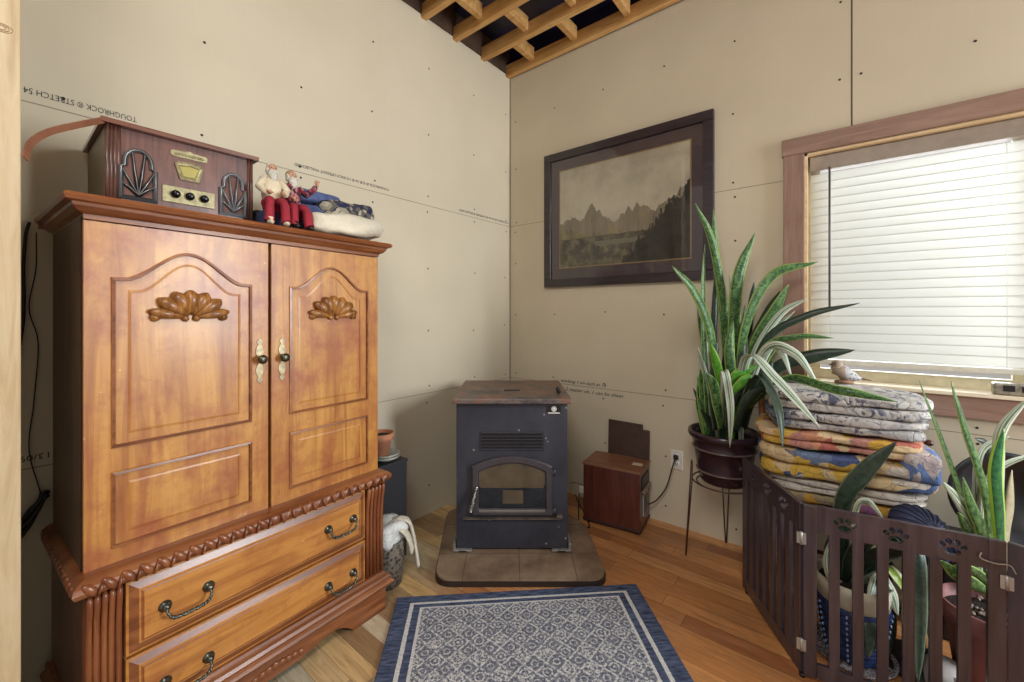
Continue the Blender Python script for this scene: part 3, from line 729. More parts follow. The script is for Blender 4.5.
# ------------------------------------------------------------------ wall outlet and heater
ou = thing('wall_outlet', 'white double wall outlet beside the brown heater', 'outlet', (1.315, -0.0005, 0.408))
b = MB(); b.box(-0.036, 0.036, -0.006, 0, -0.058, 0.058, 0.002); b.build('cover_plate', M_white, ou)
for z in (0.021, -0.021):
    b = MB(); b.lathe([(0, 0.0085), (0.016, 0.0085), (0.017, 0.005), (0.017, 0)], 18, T(0, 0, z) @ RX(PI / 2) @ T(0, 0, 0))
    b.mi = 1; b.box(-0.008, -0.005, -0.0095, -0.008, z - 0.004, z + 0.006); b.box(0.005, 0.008, -0.0095, -0.008, z - 0.004, z + 0.006)
    b.build('socket', [M_white, M_black], ou)

# heater, turned a little; its front faces left-front, its controls the right
ht = thing('space_heater', 'reddish brown wooden cabinet heater against the wall', 'heater', (0.992, -0.155, 0), math.radians(8))
HW, HD, HH = 0.175, 0.125, 0.37
b = MB(); b.box(-HW, HW, -HD, HD, 0.028, HH - 0.012, 0.004); b.build('cabinet', M_heat, ht)
b = MB(); b.box(-HW - 0.006, HW + 0.006, -HD - 0.006, HD + 0.004, HH - 0.0118, HH + 0.002, 0.004); b.build('top_panel', M_heatt, ht)
b = MB(); b.box(-HW - 0.003, HW + 0.004, -HD - 0.004, HD, 0.012, 0.030, 0.004); b.build('base_trim', plain('heater_base', '#3a211c', 0.5), ht)
for sx in (-1, 1):
    for sy in (-1, 1):
        b = MB(); b.cyl((sx * 0.145, sy * 0.1, 0.0), (sx * 0.145, sy * 0.1, 0.013), 0.014, n=12); b.build('foot', M_black, ht)
b = MB(); b.box(HW, HW + 0.005, -0.085, 0.085, 0.250, 0.325, 0.002)
b.mi = 1; b.box(HW + 0.004, HW + 0.02, -0.085, 0.085, 0.235, 0.252, 0.003)
b.build('control_panel', [M_black, plain('heater_ledge', '#8a7466', 0.5)], ht)
b = MB(); ring = ((-0.055, 0.055, 0.095, 0.205))
b.box(HW, HW + 0.006, -0.06, 0.06, 0.088, 0.215, 0.002)
b.mi = 1
for i in range(3):
    for j in range(4): b.box(HW + 0.005, HW + 0.0075, -0.05 + i * 0.035, -0.022 + i * 0.035, 0.097 + j * 0.028, 0.118 + j * 0.028)
b.build('vent_grille', [plain('grille_frame', '#a5a2a0', 0.4), plain('grille_blue_black', '#1c2230', 0.3)], ht)
b = MB(); b.box(0.10, 0.16, -0.02, 0.025, HH + 0.0025, HH + 0.004); b.build('sticker', plain('sticker_pale', '#c7b59c', 0.6), ht)

bp = tag(MB().build('x', M_panelb), 'a', 'a'); bpy.data.objects.remove(bp)
b = MB()
b.prism([(-0.14, 0), (0.14, 0), (0.14, 0.20), (0.095, 0.20), (0.095, 0.232), (-0.14, 0.232)], T(1.012, -0.020, 0.358) @ RX(PI / 2 - 0.04), 0.008)
tag(b.build('brown_board', M_panelb), 'flat dark brown board with a notched corner standing behind the heater', 'board')

def cable(name, label, pts, r=0.0035, mat=None, group=None, n=8):
    b = MB(); b.tube(catmull(pts, n), r, 8)
    return tag(b.build(name, mat or M_cable), label, 'cable', group)
def attach(o, par):
    for k in ('label', 'category', 'group'):
        if k in o: del o[k]
    par.matrix_basis
    bpy.context.view_layer.update(); o.parent = par; o.matrix_parent_inverse = par.matrix_world.inverted(); return o
ccord = cable('power_cord', 'black power cord plugged into the white wall outlet', [(1.315, -0.012, 0.432), (1.317, -0.040, 0.428), (1.30, -0.05, 0.36), (1.265, -0.045, 0.24), (1.21, -0.05, 0.15), (1.165, -0.07, 0.115)], 0.004)
b = MB(); b.box(1.303, 1.329, -0.036, -0.010, 0.416, 0.442, 0.004); o = b.build('plug', M_black, ccord)
attach(ccord, ht)
cable('floor_cable', 'black lead looping on the floor between stove and heater', [(0.79, -0.27, 0.15), (0.80, -0.30, 0.06), (0.83, -0.34, 0.006), (0.88, -0.37, 0.0045), (0.90, -0.34, 0.0045), (0.80, -0.22, 0.0045), (0.70, -0.12, 0.012), (0.66, -0.1, 0.05)], 0.004)
cable('red_cable', 'thin red and tan lead running behind the stove', [(0.62, -0.10, 0.12), (0.68, -0.10, 0.135), (0.74, -0.12, 0.13), (0.782, -0.2, 0.14)], 0.003, plain('red_wire', '#8a4636', 0.5))
ad = MB(); ad.box(-0.018, 0.018, -0.012, 0.012, -0.02, 0.02, 0.004)
o = tag(ad.build('power_adapter', M_white, loc=(0.785, -0.225, 0.16)), 'white power adapter beside the left side of the heater', 'adapter')

# ------------------------------------------------------------------ rug
ra = math.radians(43.6)
b = MB(); b.box(0, 1.12, -1.7, 0, 0.001, 0.011, 0.004)
rg = tag(b.build('area_rug', M_rug), 'navy and cream lattice patterned rug on the floor', 'rug')
rg.location = (0.527, -1.468, 0); rg.rotation_euler = (0, 0, ra)

# ------------------------------------------------------------------ hearth pad and pellet stove (turned to the corner)
def rot_local(lat, dep):   # metres to the right / away, from below the camera
    p = CAM + VR * lat + VD * dep; return (p.x, p.y)
px, py = rot_local(0.03, 2.068)
hp = tag(MB().build('x', M_pad), 'a', 'a'); bpy.data.objects.remove(hp)
def rounded(poly, radii, n=7):
    out = []; m = len(poly)
    for i in range(m):
        p = Vector(poly[i]); a = Vector(poly[i - 1]); c = Vector(poly[(i + 1) % m]); r = radii[i]
        d0 = (a - p).normalized(); d1 = (c - p).normalized()
        for k in range(n + 1):
            t = k / n; q0 = p + d0 * r * (1 - t); q1 = p + d1 * r * t
            out.append(tuple(q0 * (1 - t) + q1 * t))
    return out
poly = [(-0.40, -0.085), (0.43, -0.085), (0.41, 0.44), (0.02, 1.00), (-0.44, 0.60)]
poly = rounded(poly, [0.09, 0.09, 0.05, 0.05, 0.05])
b = MB(); b.prism(poly, T(0, 0, 0.026), 0.010); b.mi = 1
cen = Vector((0.0, 0.35))
b.prism([tuple(cen + (Vector(p) - cen) * 1.012) for p in poly], T(0, 0, 0.0005), 0.0255)
hp = tag(b.build('hearth_pad', [M_pad, M_padedge]), 'tan tiled hearth pad with rounded corners under the stove', 'hearth pad')
hp.location = (px, py, 0); hp.rotation_euler = (0, 0, YAW)

sx_, sy_ = rot_local(0.0, 2.228)
st = thing('pellet_stove', 'black freestanding stove with arched glass door in the corner', 'stove', (sx_, sy_, 0.0365), YAW)
ZB = -0.0365
b = MB()
b.box(-0.288, 0.288, 0.004, 0.545, 0.03, 0.79, 0.006)
b.build('body', M_iron, st)
# front sheet with vent slots and arched door hole left to the parts in front
b = MB(); b.box(-0.297, 0.297, -0.006, 0.0038, 0.012, 0.785, 0.003); b.build('front_panel', M_iron, st)
b = MB(); b.box(-0.316, 0.316, -0.045, 0.575, 0.79, 0.817, 0.006); b.build('top_plate', M_rust, st)
b = MB(); b.box(-0.045, 0.045, 0.19, 0.215, 0.8173, 0.8215, 0.001); b.build('hopper_slot', M_black, st)
b = MB(); b.tube([(0.262, 0.10, 0.8175), (0.262, 0.10, 0.835), (0.262, 0.04, 0.84)], 0.006, 8); b.ball((0.262, 0.15, 0.835), 0.013); b.tube([(0.262, 0.15, 0.8175), (0.262, 0.15, 0.83)], 0.006, 8)
b.build('top_latch', M_black, st)
b = MB(); b.box(-0.17, 0.17, -0.008, -0.0055, 0.54 + ZB + .03, 0.635, 0.004)
b.mi = 1
for i in range(5):
    z = 0.548 + i * 0.0175; b.box(-0.162, 0.162, -0.010, -0.0075, z - 0.002, z + 0.009)
b.mi = 2
for i in range(5):
    z = 0.548 + i * 0.0175; b.box(-0.166, 0.166, -0.016, -0.006, z + 0.0105, z + 0.0135)
b.build('vent_grille', [M_iron, plain('vent_black', '#08080a', 0.8), M_ironl], st)
# arched door
def arch_loop(x0, x1, z0, zs, zp, n=16):
    out = [(x0, z0), (x0, zs)]
    for i in range(1, n): 
        t = i / n; out.append((x0 + (x1 - x0) * t, zs + (zp - zs) * math.sin(PI * t) ** 0.85))
    return out + [(x1, zs), (x1, z0)]
def ring_loft(b, loops, fill_first=False, fill_last=False, mat=None):
    M = mat or Matrix(); R = [[b.bm.verts.new(M @ Vector(p)) for p in L] for L in loops]; fs = []
    for a, c in zip(R, R[1:]):
        n = len(a)
        for i in range(n): fs.append(b.bm.faces.new((a[i], a[(i + 1) % n], c[(i + 1) % n], c[i])))
    if fill_first: fs.append(b.bm.faces.new(R[0]))
    if fill_last: fs.append(b.bm.faces.new(R[-1]))
    b._fin(fs)
def al(ins, y, n=16):
    return [(x, y, z) for x, z in arch_loop(-0.214 + ins, 0.214 - ins, 0.195 + ins, 0.455 - ins * 0.9, 0.508 - ins, n)]
b = MB(); ring_loft(b, [al(0, -0.006), al(0.0, -0.022), al(0.006, -0.028), al(0.030, -0.028), al(0.036, -0.022), al(0.036, -0.012)])
dr = b.build('door', M_ironl, st)
b = MB(); ring_loft(b, [al(0.034, -0.0175), al(0.034, -0.0155)], True, True); b.build('door_glass', M_smoke, dr)
b = MB(); b.box(-0.176, 0.176, -0.0105, -0.0065, 0.34, 0.47); b.mi = 1; b.box(-0.176, 0.176, -0.0125, -0.0065, 0.232, 0.345)
b.mi = 0; b.box(-0.168, 0.168, -0.0145, -0.012, 0.338, 0.346); b.box(-0.05, 0.06, -0.0145, -0.012, 0.255, 0.325, 0.004)
b.mi = 2; b.box(-0.175, 0.175, -0.030, -0.0225, 0.214, 0.226, 0.002)
b.build('firebox', [M_fire, M_fired, plain('bare_steel', '#8c847c', 0.4, 0.6)], st)
b = MB()   # coil spring handle
pth = [(-0.188 - 0.030 * t / 60 * 1.0, -0.034 - 0.02 * t / 60, 0.345 - 0.115 * t / 60) for t in range(61)]
rr = [0.006 + 0.005 * (t / 60) for t in range(61)]
co = [(p[0] + r * math.cos(t * 1.9), p[1] + r * math.sin(t * 1.9), p[2]) for t, (p, r) in enumerate(zip(pth, rr))]
b.tube(catmull(co, 3), 0.0022, 6); b.tube([pth[0], pth[-1]], 0.004, 6); b.tube([(-0.185, -0.02, 0.352), (-0.187, -0.036, 0.343)], 0.006, 8)
b.build('spring_handle', M_chrome, dr)
for z in (0.42, 0.215):
    b = MB(); b.cyl((0.226, -0.016, z - 0.016), (0.226, -0.016, z + 0.016), 0.007, n=12); b.box(0.21, 0.226, -0.02, -0.007, z - 0.012, z + 0.012, 0.002); b.build('hinge', M_ironl, dr)
b = MB(); b.box(-0.262, 0.262, -0.03, -0.006, 0.176, 0.181, 0.001); b.box(0.235, 0.268, -0.036, -0.006, 0.182, 0.20, 0.003); b.build('ash_lip', plain('worn_lip', '#6e6258', 0.4, 0.5, 0.4, 30), st)
bg_ = MB(); bg_.box(0.185, 0.262, -0.0085, -0.006, 0.735, 0.772, 0.001)
bo = bg_.build('badge', M_black, st)
b = MB(); b.lathe([(0, 0.0115), (0.007, 0.0115), (0.0075, 0.0085), (0.011, 0.0085), (0.0115, 0.0105), (0.0145, 0.0105), (0.0145, 0.008)], 20, T(0.224, 0, 0.757) @ RX(PI / 2))
b.box(0.192, 0.255, -0.0095, -0.008, 0.733, 0.738); b.build('emblem', M_white, bo)
for s in (-1, 1):
    b = MB(); b.box(s * 0.262 - 0.05, s * 0.262 + 0.05, -0.028, -0.006, 0.002, 0.016, 0.004); b.box(s * 0.308 - 0.008, s * 0.308 + 0.008, -0.022, 0.09, 0.002, 0.045, 0.004)
    b.mi = 1; b.box(s * 0.262 - 0.02, s * 0.262 + 0.02, -0.0295, -0.027, 0.005, 0.012)
    b.build('foot_bracket', [plain('bracket_worn', '#8e8884', 0.4, 0.5, 0.3, 40), M_black], st)
for s in (-1, 1):
    for y in (0.05, 0.5):
        b = MB(); b.cyl((s * 0.25, y, 0.0), (s * 0.25, y, 0.031), 0.02, n=14); b.build('foot', M_black, st)
# ================================================================== ARMOIRE (stands against the left wall, front faces +x)
AY = -2.006
ar = thing('armoire', 'large carved pine armoire with two arched panel doors and two drawers', 'armoire', (0.002, AY - 0.023, 0), math.radians(3.0)); ar.scale = (1, 1.02, 1)
b = MB()
b.box(0.03, 0.478, -0.459, 0.459, 0.60, 1.565, 0.003)
b.build('upper_carcass', M_side, ar)
b = MB(); b.box(0.478, 0.482, -0.4595, 0.4595, 0.60, 1.565); b.build('face_frame', M_gap, ar)
b = MB(); b.box(0.03, 0.52, -0.462, 0.462, 0.11, 0.56, 0.003); b.build('lower_carcass', wood('armoire_side_red', '#3c1c10', '#5f3018', '#75401f', 'z', 0.8, 0.4, 0.2, knots=False, blotch=0.35, blotchcol='#33150b'), ar)

def u_path(hy, xb, xf):      # plan path round left side, front, right side
    return [(xb, -hy, 0, -1), (xf, -hy, 1, -1), (xf, hy, 1, 1), (xb, hy, 0, 1)]
def prof_capped(b, prof, hy, xb, xf):
    b.profile(prof, u_path(hy, xb, xf))
    # close the ends at the back
    for y, sgn in ((-hy, -1), (hy, 1)):
        vs = [b.bm.verts.new((xb, y + sgn * o, z)) for o, z in prof]
        b.bm.faces.new(vs)
# cornice
b = MB()
cp = [(0.0, 1.555), (0.012, 1.556), (0.014, 1.568), (0.026, 1.574), (0.036, 1.586), (0.038, 1.594), (0.050, 1.598), (0.055, 1.607), (0.050, 1.616), (0.040, 1.618), (0.0, 1.618)]
b.profile(cp, u_path(0.445, 0.02, 0.494))
v4 = [b.bm.verts.new(p) for p in ((0.02, -0.445, 1.618), (0.494, -0.445, 1.618), (0.494, 0.445, 1.618), (0.02, 0.445, 1.618))]; b.bm.faces.new(v4)
v4 = [b.bm.verts.new(p) for p in ((0.02, -0.445, 1.556), (0.494, -0.445, 1.556), (0.494, 0.445, 1.556), (0.02, 0.445, 1.556))]; b.bm.faces.new(v4)
for y in (-0.46, 0.46): pass
b.box(0.018, 0.03, -0.49, 0.49, 1.58, 1.617)
b.build('cornice', M_armr, ar)
# waist moulding with carved gadroons
b = MB()
b.profile([(0.0, 0.556), (0.02, 0.556), (0.033, 0.563), (0.039, 0.576), (0.036, 0.589), (0.026, 0.598), (0.018, 0.602), (0.0, 0.604)], u_path(0.448, 0.03, 0.523))
v4 = [b.bm.verts.new(p) for p in ((0.03, -0.448, 0.604), (0.523, -0.448, 0.604), (0.523, 0.448, 0.604), (0.03, 0.448, 0.604))]; b.bm.faces.new(v4)
wm = b.build('waist_moulding', M_armr, ar)
b = MB(); b.bm.verts.ensure_lookup_table()
rg_ = MB()
for i in range(25):
    y = -0.470 + 0.940 * (i + 0.5) / 25
    if abs(y) < 0.012: continue
    s = 1 if y < 0 else -1
    b.ball((0.555, y, 0.577), 0.012, 0.0125, 0.025, 12, RX(s * 0.75)); b.tube([(0.566, y + s * 0.011, 0.561), (0.570, y + s * 0.016, 0.575), (0.562, y + s * 0.021, 0.592)], [0.003, 0.004, 0.002], 8)
for i in range(15):
    x = 0.05 + 0.49 * (i + 0.5) / 15
    for s in (-1, 1): b.ball((x, s * 0.482, 0.577), 0.012, 0.007, 0.021, 8, RY(0.7))
b.ball((0.556, 0, 0.577), 0.009, 0.022, 0.018, 12)
b.build('gadroon_carving', M_armd, wm)
# base moulding and bracket plinth
b = MB()
b.profile([(0.0, 0.165), (0.018, 0.163), (0.024, 0.155), (0.024, 0.150), (0.034, 0.147), (0.040, 0.138), (0.038, 0.130), (0.044, 0.124), (0.050, 0.116), (0.046, 0.106), (0.030, 0.100), (0.0, 0.098)], u_path(0.438, 0.03, 0.528))
v4 = [b.bm.verts.new(p) for p in ((0.03, -0.438, 0.165), (0.528, -0.438, 0.165), (0.528, 0.438, 0.165), (0.03, 0.438, 0.165))]; b.bm.faces.new(v4)
b.build('base_moulding', M_armr, ar)
def plinth_front():
    pts = [(-0.455, 0), (-0.30, 0)]
    for i in range(9):
        a = i / 8; pts.append((-0.30 + 0.09 * a, 0.052 * math.sin(a * PI / 2) ** 0.8))
    for i in range(1, 8):
        a = i / 8; pts.append((-0.21 + 0.12 * a, 0.052 - 0.016 * (1 - math.cos(a * PI)) / 2))
    pts.append((-0.08, 0.030))
    return pts + [(-x, z) for x, z in reversed(pts)]
front = plinth_front() + [(0.455, 0.105), (-0.455, 0.105)]
b = MB(); b.prism(front, Matrix(((0, 0, 1, 0.535), (1, 0, 0, 0), (0, 1, 0, 0), (0, 0, 0, 1))), 0.024)
b.box(0.03, 0.535, -0.455, -0.435, 0.05, 0.105); b.box(0.03, 0.535, 0.435, 0.455, 0.05, 0.105)
b.build('plinth', M_armr, ar)
for y in (-0.445, 0.445):
    for x in (0.06, 0.515):
        b = MB(); b.box(x - 0.03, x + 0.03, y - 0.012, y + 0.012, 0.0, 0.0525, 0.002); b.build('foot', M_armr, ar)
b = MB()   # carved leaf on the plinth
for i in range(-4, 5):
    b.ball((0.561, i * 0.022, 0.068 - abs(i) * 0.002), 0.006, 0.014, 0.014 - abs(i) * 0.001, 10, RX((0.5 if i < 0 else -0.5) * (i != 0)))
b.build('plinth_carving', M_armr, ar)

def xform_panel(x): return Matrix(((0, 0, 1, x), (1, 0, 0, 0), (0, 1, 0, 0), (0, 0, 0, 1)))
def cell(b, y0, y1, z0, z1, steps, ins, arch=0.0, x=0.5, n=20, shade_stain_rings=(2, 3, 4, 7, 8, 9)):
    """one moulded field in the cell (y0..y1, z0..z1); ins=(left,right,bottom,top) of the field; steps=[(inset, depth)]"""
    l, r, bo, t = ins
    fy0, fy1, fz0, fz1 = y0 + l, y1 - r, z0 + bo, z1 - t
    def loop(i):
        a, c = fy0 + i, fy1 - i; out = [(a, fz0 + i)]
        for k in range(n + 1):
            u = k / n; s = 2 * u - 1
            bump = 0.0 if abs(s) > 0.86 else 0.5 + 0.5 * math.cos(PI * s / 0.86)
            out.append((a + (c - a) * u, fz1 - arch - i + arch * bump ** 0.85))
        out.append((c, fz0 + i)); return out
    L0 = [(y0, z0, x)] + [(y0 + (y1 - y0) * k / n, z1, x) for k in range(n + 1)] + [(y1, z0, x)]
    R = [[b.bm.verts.new((p[2], p[0], p[1])) for p in L0]]
    for i, d in steps: R.append([b.bm.verts.new((x + d, p[0], p[1])) for p in loop(i)])
    fs = []
    dark_fs = []
    for j, (a, c) in enumerate(zip(R, R[1:])):
        m = len(a)
        for i in range(m):
            f = b.bm.faces.new((a[i], a[(i + 1) % m], c[(i + 1) % m], c[i])); fs.append(f)
            if j in shade_stain_rings: dark_fs.append(f)  # shade painted into the door grooves; on drawers the bevel's own redder stain
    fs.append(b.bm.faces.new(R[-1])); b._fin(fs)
    for f in dark_fs: f.material_index = 1
steps = [(0, 0), (0.002, 0.006), (0.009, 0.007), (0.012, -0.014), (0.018, -0.015), (0.036, 0.000), (0.042, 0.001), (0.044, -0.010), (0.049, -0.010), (0.053, -0.002)]
def shell(parent, y, z):
    b = MB(); x = 0.500
    for k in range(7):
        a = math.radians(-78 + 26 * k); L = (0.092, 0.088, 0.082, 0.080, 0.082, 0.088, 0.092)[k]
        dy, dz = math.sin(a), math.cos(a)
        sq = 1.0 if k not in (0, 6) else 0.75
        pts = []; rr = []
        for q in range(8):
            s = q / 7; pts.append((x + 0.004 + 0.009 * math.sin(PI * min(1, s * 1.0)), y + dy * (0.012 + L * s) * 1.0, z + dz * (0.012 + L * s) * 0.92))
            rr.append((0.0040 + 0.0165 * math.sin(PI * (0.04 + 0.60 * s))) * sq * (1, 1, 1, 1, 1, 0.97, 0.80, 0.35)[q])
        b.tube(pts, rr, 10)
    for s in (-1, 1):
        b.lathe([(0, 0.018), (0.007, 0.018), (0.009, 0.014), (0.012, 0.014), (0.013, 0.004), (0.013, 0)], 14, T(x - 0.004, y + s * 0.086, z + 0.002) @ RY(PI / 2))
        b.lathe([(0, 0.020), (0.006, 0.020), (0.010, 0.010), (0.010, 0)], 12, T(x - 0.004, y + s * 0.014, z - 0.002) @ RY(PI / 2))
    return b.build('shell_carving', M_shell, parent)
M_shell = wood('shell_carving_wood', '#4a2612', '#94602c', '#b98444', 'z', 2.5, 0.38, 0.15, knots=False, blotch=0.6, blotchcol='#3c180a')
def door(y0, y1, z0, z1, shell_y, knob_y, l, r):
    b = MB(); zm = 0.889
    b.box(0.4825, 0.4995, y0, y1, z0, z1)
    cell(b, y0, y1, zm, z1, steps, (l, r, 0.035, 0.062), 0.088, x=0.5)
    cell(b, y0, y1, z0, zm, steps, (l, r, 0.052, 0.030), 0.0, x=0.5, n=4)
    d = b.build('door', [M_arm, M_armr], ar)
    shell(d, shell_y, 1.288)
    # backplate and knob
    p = MB(); zc = 1.135
    half = [(0.004, -0.075), (0.010, -0.066), (0.004, -0.058), (0.010, -0.045), (0.013, -0.032), (0.009, -0.020), (0.006, -0.012)]
    half = half + [(a, -c) for a, c in reversed(half)]
    poly = [(0, -0.080)] + half + [(0, 0.080)] + [(-a, c) for a, c in reversed(half)]
    p.prism([(a, c) for a, c in poly], T(0, knob_y, zc) @ xform_panel(0.5005), 0.003)
    pl = p.build('backplate', M_brass, d)
    p = MB(); p.lathe([(0.006, 0), (0.006, 0.012), (0.014, 0.018), (0.016, 0.026), (0.013, 0.032), (0.006, 0.034), (0, 0.034)], 18, T(0.503, knob_y, zc + 0.006) @ RY(PI / 2))
    p.build('knob', plain('knob_bronze', '#4e4a3a', 0.3, 0.8, 0.4, 90), pl)
    return d
door(-0.457, 0.001, 0.592, 1.553, -0.225, -0.028, 0.052, 0.052)
door(0.012, 0.457, 0.592, 1.553, 0.246, 0.047, 0.060, 0.050)
b = MB(); b.box(0.470, 0.481, -0.4605, -0.4575, 1.40, 1.47, 0.001); b.build('hinge', M_black, ar)

def pull(parent, y, z, x=0.545):
    b = MB()
    for s in (-1, 1):
        b.lathe([(0.016, 0), (0.016, 0.003), (0.011, 0.007), (0.008, 0.012), (0.010, 0.017), (0.006, 0.021), (0, 0.022)], 16, T(x, y + s * 0.053, z) @ RY(PI / 2))
    pts = catmull([(x + 0.016, y - 0.053, z), (x + 0.028, y - 0.052, z - 0.014), (x + 0.030, y - 0.038, z - 0.030), (x + 0.030, y, z - 0.034), (x + 0.030, y + 0.038, z - 0.030), (x + 0.028, y + 0.052, z - 0.014), (x + 0.016, y + 0.053, z)], 12)
    b.tube(pts, 0.0035, 8)
    for ph in (0, PI):     # rope twist
        q = []
        for i, p in enumerate(pts):
            if 14 < i < len(pts) - 14: q.append((p[0] + 0.0035 * math.cos(i * 0.75 + ph), p[1], p[2] + 0.0035 * math.sin(i * 0.75 + ph)))
        b.tube(q, 0.0028, 6)
    return b.build('drawer_pull', M_pewter, parent)
dsteps = [(0, 0.0), (0.0, 0.012), (0.006, 0.013), (0.026, 0.020), (0.030, 0.020), (0.032, 0.024), (0.036, 0.025)]
for z0, z1, zp in ((0.166, 0.337, 0.236), (0.345, 0.552, 0.458)):
    b = MB(); b.box(0.5205, 0.5265, -0.382, 0.366, z0, z1)
    cell(b, -0.382, 0.366, z0, z1, [(0.0, 0.0)] + dsteps[1:], (0.0005, 0.0005, 0.0005, 0.0005), 0.0, x=0.5265, n=4, shade_stain_rings=(3, 6))
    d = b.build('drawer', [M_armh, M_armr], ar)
    pull(d, -0.247, zp - 0.01, 0.5515); pull(d, 0.249, zp, 0.5515)
for y0, y1 in ((-0.460, -0.388), (0.372, 0.460)):
    b = MB(); b.box(0.5205, 0.532, y0, y1, 0.165, 0.555)
    n = 5; w = (y1 - y0) / n
    for i in range(n):
        yy = y0 + w * (i + 0.5)
        pts = [(0.532, yy, 0.167), (0.532, yy, 0.36), (0.533, yy, 0.44), (0.538, yy, 0.49), (0.545, yy, 0.525), (0.546, yy, 0.543), (0.540, yy, 0.555)]
        b.tube(pts, [w * 0.47] * 5 + [w * 0.50, w * 0.35], 12)
    b.build('pilaster', M_armd, ar)

# ------------------------------------------------------------------ radio on the armoire
rd = thing('vintage_radio', 'walnut tabletop radio with black leaf grilles and brass dial on the armoire', 'radio', (0.20, -2.212, 1.6185))
RWY, RX0, RX1, RH = 0.199, -0.165, 0.205, 0.262
b = MB(); b.box(RX0, RX1 - 0.022, -RWY, RWY, 0.012, RH - 0.012, 0.003); b.build('cabinet', plain('radio_side_brown', '#6b5a44', 0.4, var=0.1), rd)
b = MB()
b.prism([(RX0 - 0.01, -RWY - 0.012), (RX1 + 0.012, -RWY - 0.012), (RX1 + 0.012, RWY + 0.012), (RX0 - 0.01, RWY + 0.012)], T(0, 0, RH - 0.0118), 0.014)
b.build('lid', M_radl, rd)
b = MB(); b.box(RX0, RX1 + 0.008, -RWY - 0.006, RWY + 0.006, 0.0, 0.022, 0.004); b.build('plinth', M_radl, rd)
b = MB(); b.box(RX1 - 0.0215, RX1 - 0.012, -RWY + 0.034, RWY - 0.018, 0.022, RH - 0.012); b.build('front_panel', M_radw, rd)
M_rcol = wood('radio_column', '#3a241f', '#5a4038', '#75584e', 'z', 2, 0.3, knots=False)
b = MB()
for i in range(4): b.cyl((RX1 - 0.012, -RWY + 0.005 + i * 0.0085, 0.022), (RX1 - 0.012, -RWY + 0.005 + i * 0.0085, RH - 0.012), 0.0052, n=10)
b.build('corner_column', M_rcol, rd)
b = MB()
for i in range(2): b.cyl((RX1 - 0.012, RWY - 0.006 - i * 0.009, 0.022), (RX1 - 0.012, RWY - 0.006 - i * 0.009, RH - 0.012), 0.0055, n=10)
b.build('corner_column', M_rcol, rd)
FX = RX1 - 0.012
def grille(yc, zc, w, h, m_in):
    def out(i):
        P = [(-w / 2 + i, -h / 2 + i), (-w / 2 + i, h * 0.12), (-w * 0.40 + i, h * 0.14), (-w * 0.40 + i, h * 0.22)]
        for k in range(1, 10):
            a = PI - PI * k / 10; P.append(((w * 0.40 - i) * math.cos(a), h * 0.22 + (h * 0.28 - i) * math.sin(a)))
        P += [(w * 0.40 - i, h * 0.22), (w * 0.40 - i, h * 0.14), (w / 2 - i, h * 0.12), (w / 2 - i, -h / 2 + i)]
        return P
    b = MB()
    b.prism(out(0.006), T(0, yc, zc) @ xform_panel(FX + 0.0004), 0.002)
    b.mi = 1
    L = [[(FX + d, yc + p[0], zc + p[1]) for p in out(i)] for i, d in ((0, 0.0004), (0, 0.008), (0.006, 0.010), (0.011, 0.008), (0.011, 0.0015))]
    ring_loft(b, L)
    # leaf ribs fanning from the base
    for k, (ax, az) in enumerate(((-0.40, 0.06), (-0.16, 0.40), (0.16, 0.40), (0.40, 0.06), (-0.42, -0.2), (0.42, -0.2))):
        b.mi = 1; b.tube([(FX + 0.005, yc, zc - h * 0.42), (FX + 0.007, yc + ax * w * 0.55, zc + (az - 0.42) * h * 0.45), (FX + 0.006, yc + ax * w, zc + az * h)], [0.005, 0.0045, 0.003], 8)
        b.mi = 2; b.tube([(FX + 0.0105, yc, zc - h * 0.40), (FX + 0.0122, yc + ax * w * 0.55, zc + (az - 0.42) * h * 0.45), (FX + 0.0095, yc + ax * w, zc + az * h)], 0.0012, 6)
    b.tube([(FX + 0.0105, yc + p[0], zc + p[1]) for p in out(0.005)], 0.0012, 6)
    return b.build('speaker_grille', [M_cone, m_in, M_silv], rd)
grille(-0.124, 0.116, 0.092, 0.160, M_grey); grille(0.134, 0.112, 0.086, 0.154, plain('grille_grey', '#55575a', 0.3, 0.3))
b = MB(); b.prism([(-0.050, -0.006), (-0.044, -0.010), (0.044, -0.010), (0.050, -0.006), (0.050, 0.006), (0.044, 0.010), (0.012, 0.012), (0, 0.016), (-0.012, 0.012), (-0.044, 0.010), (-0.050, 0.006)], T(0, 0.006, 0.212) @ xform_panel(FX + 0.0002), 0.003)
for i in range(9): b.ball((FX + 0.0035, -0.030 + i * 0.009, 0.212), 0.002, 0.0042, 0.005, 8, RX(0.6))
b.build('name_plate', M_radb, rd)
def trap(i): return [(-0.026 + i * .8, -0.030 + i), (-0.040 + i, 0.020 - i * .4), (-0.030 + i * .8, 0.029 - i), (0, 0.033 - i), (0.030 - i * .8, 0.029 - i), (0.040 - i, 0.020 - i * .4), (0.026 - i * .8, -0.030 + i)]
b = MB(); ring_loft(b, [[(FX + d, 0.006 + p[0], 0.158 + p[1]) for p in trap(i)] for i, d in ((0, 0.0003), (0, 0.006), (0.006, 0.008), (0.012, 0.006), (0.014, 0.002))])
b.build('dial_bezel', M_radb, rd)
b = MB(); b.prism(trap(0.0125), T(0, 0.006, 0.158) @ xform_panel(FX + 0.0004), 0.0022); b.build('dial', M_dial, rd)
b = MB(); b.box(FX + 0.0003, FX + 0.004, -0.066, 0.078, 0.048, 0.102, 0.0015); b.build('control_plate', M_radb, rd)
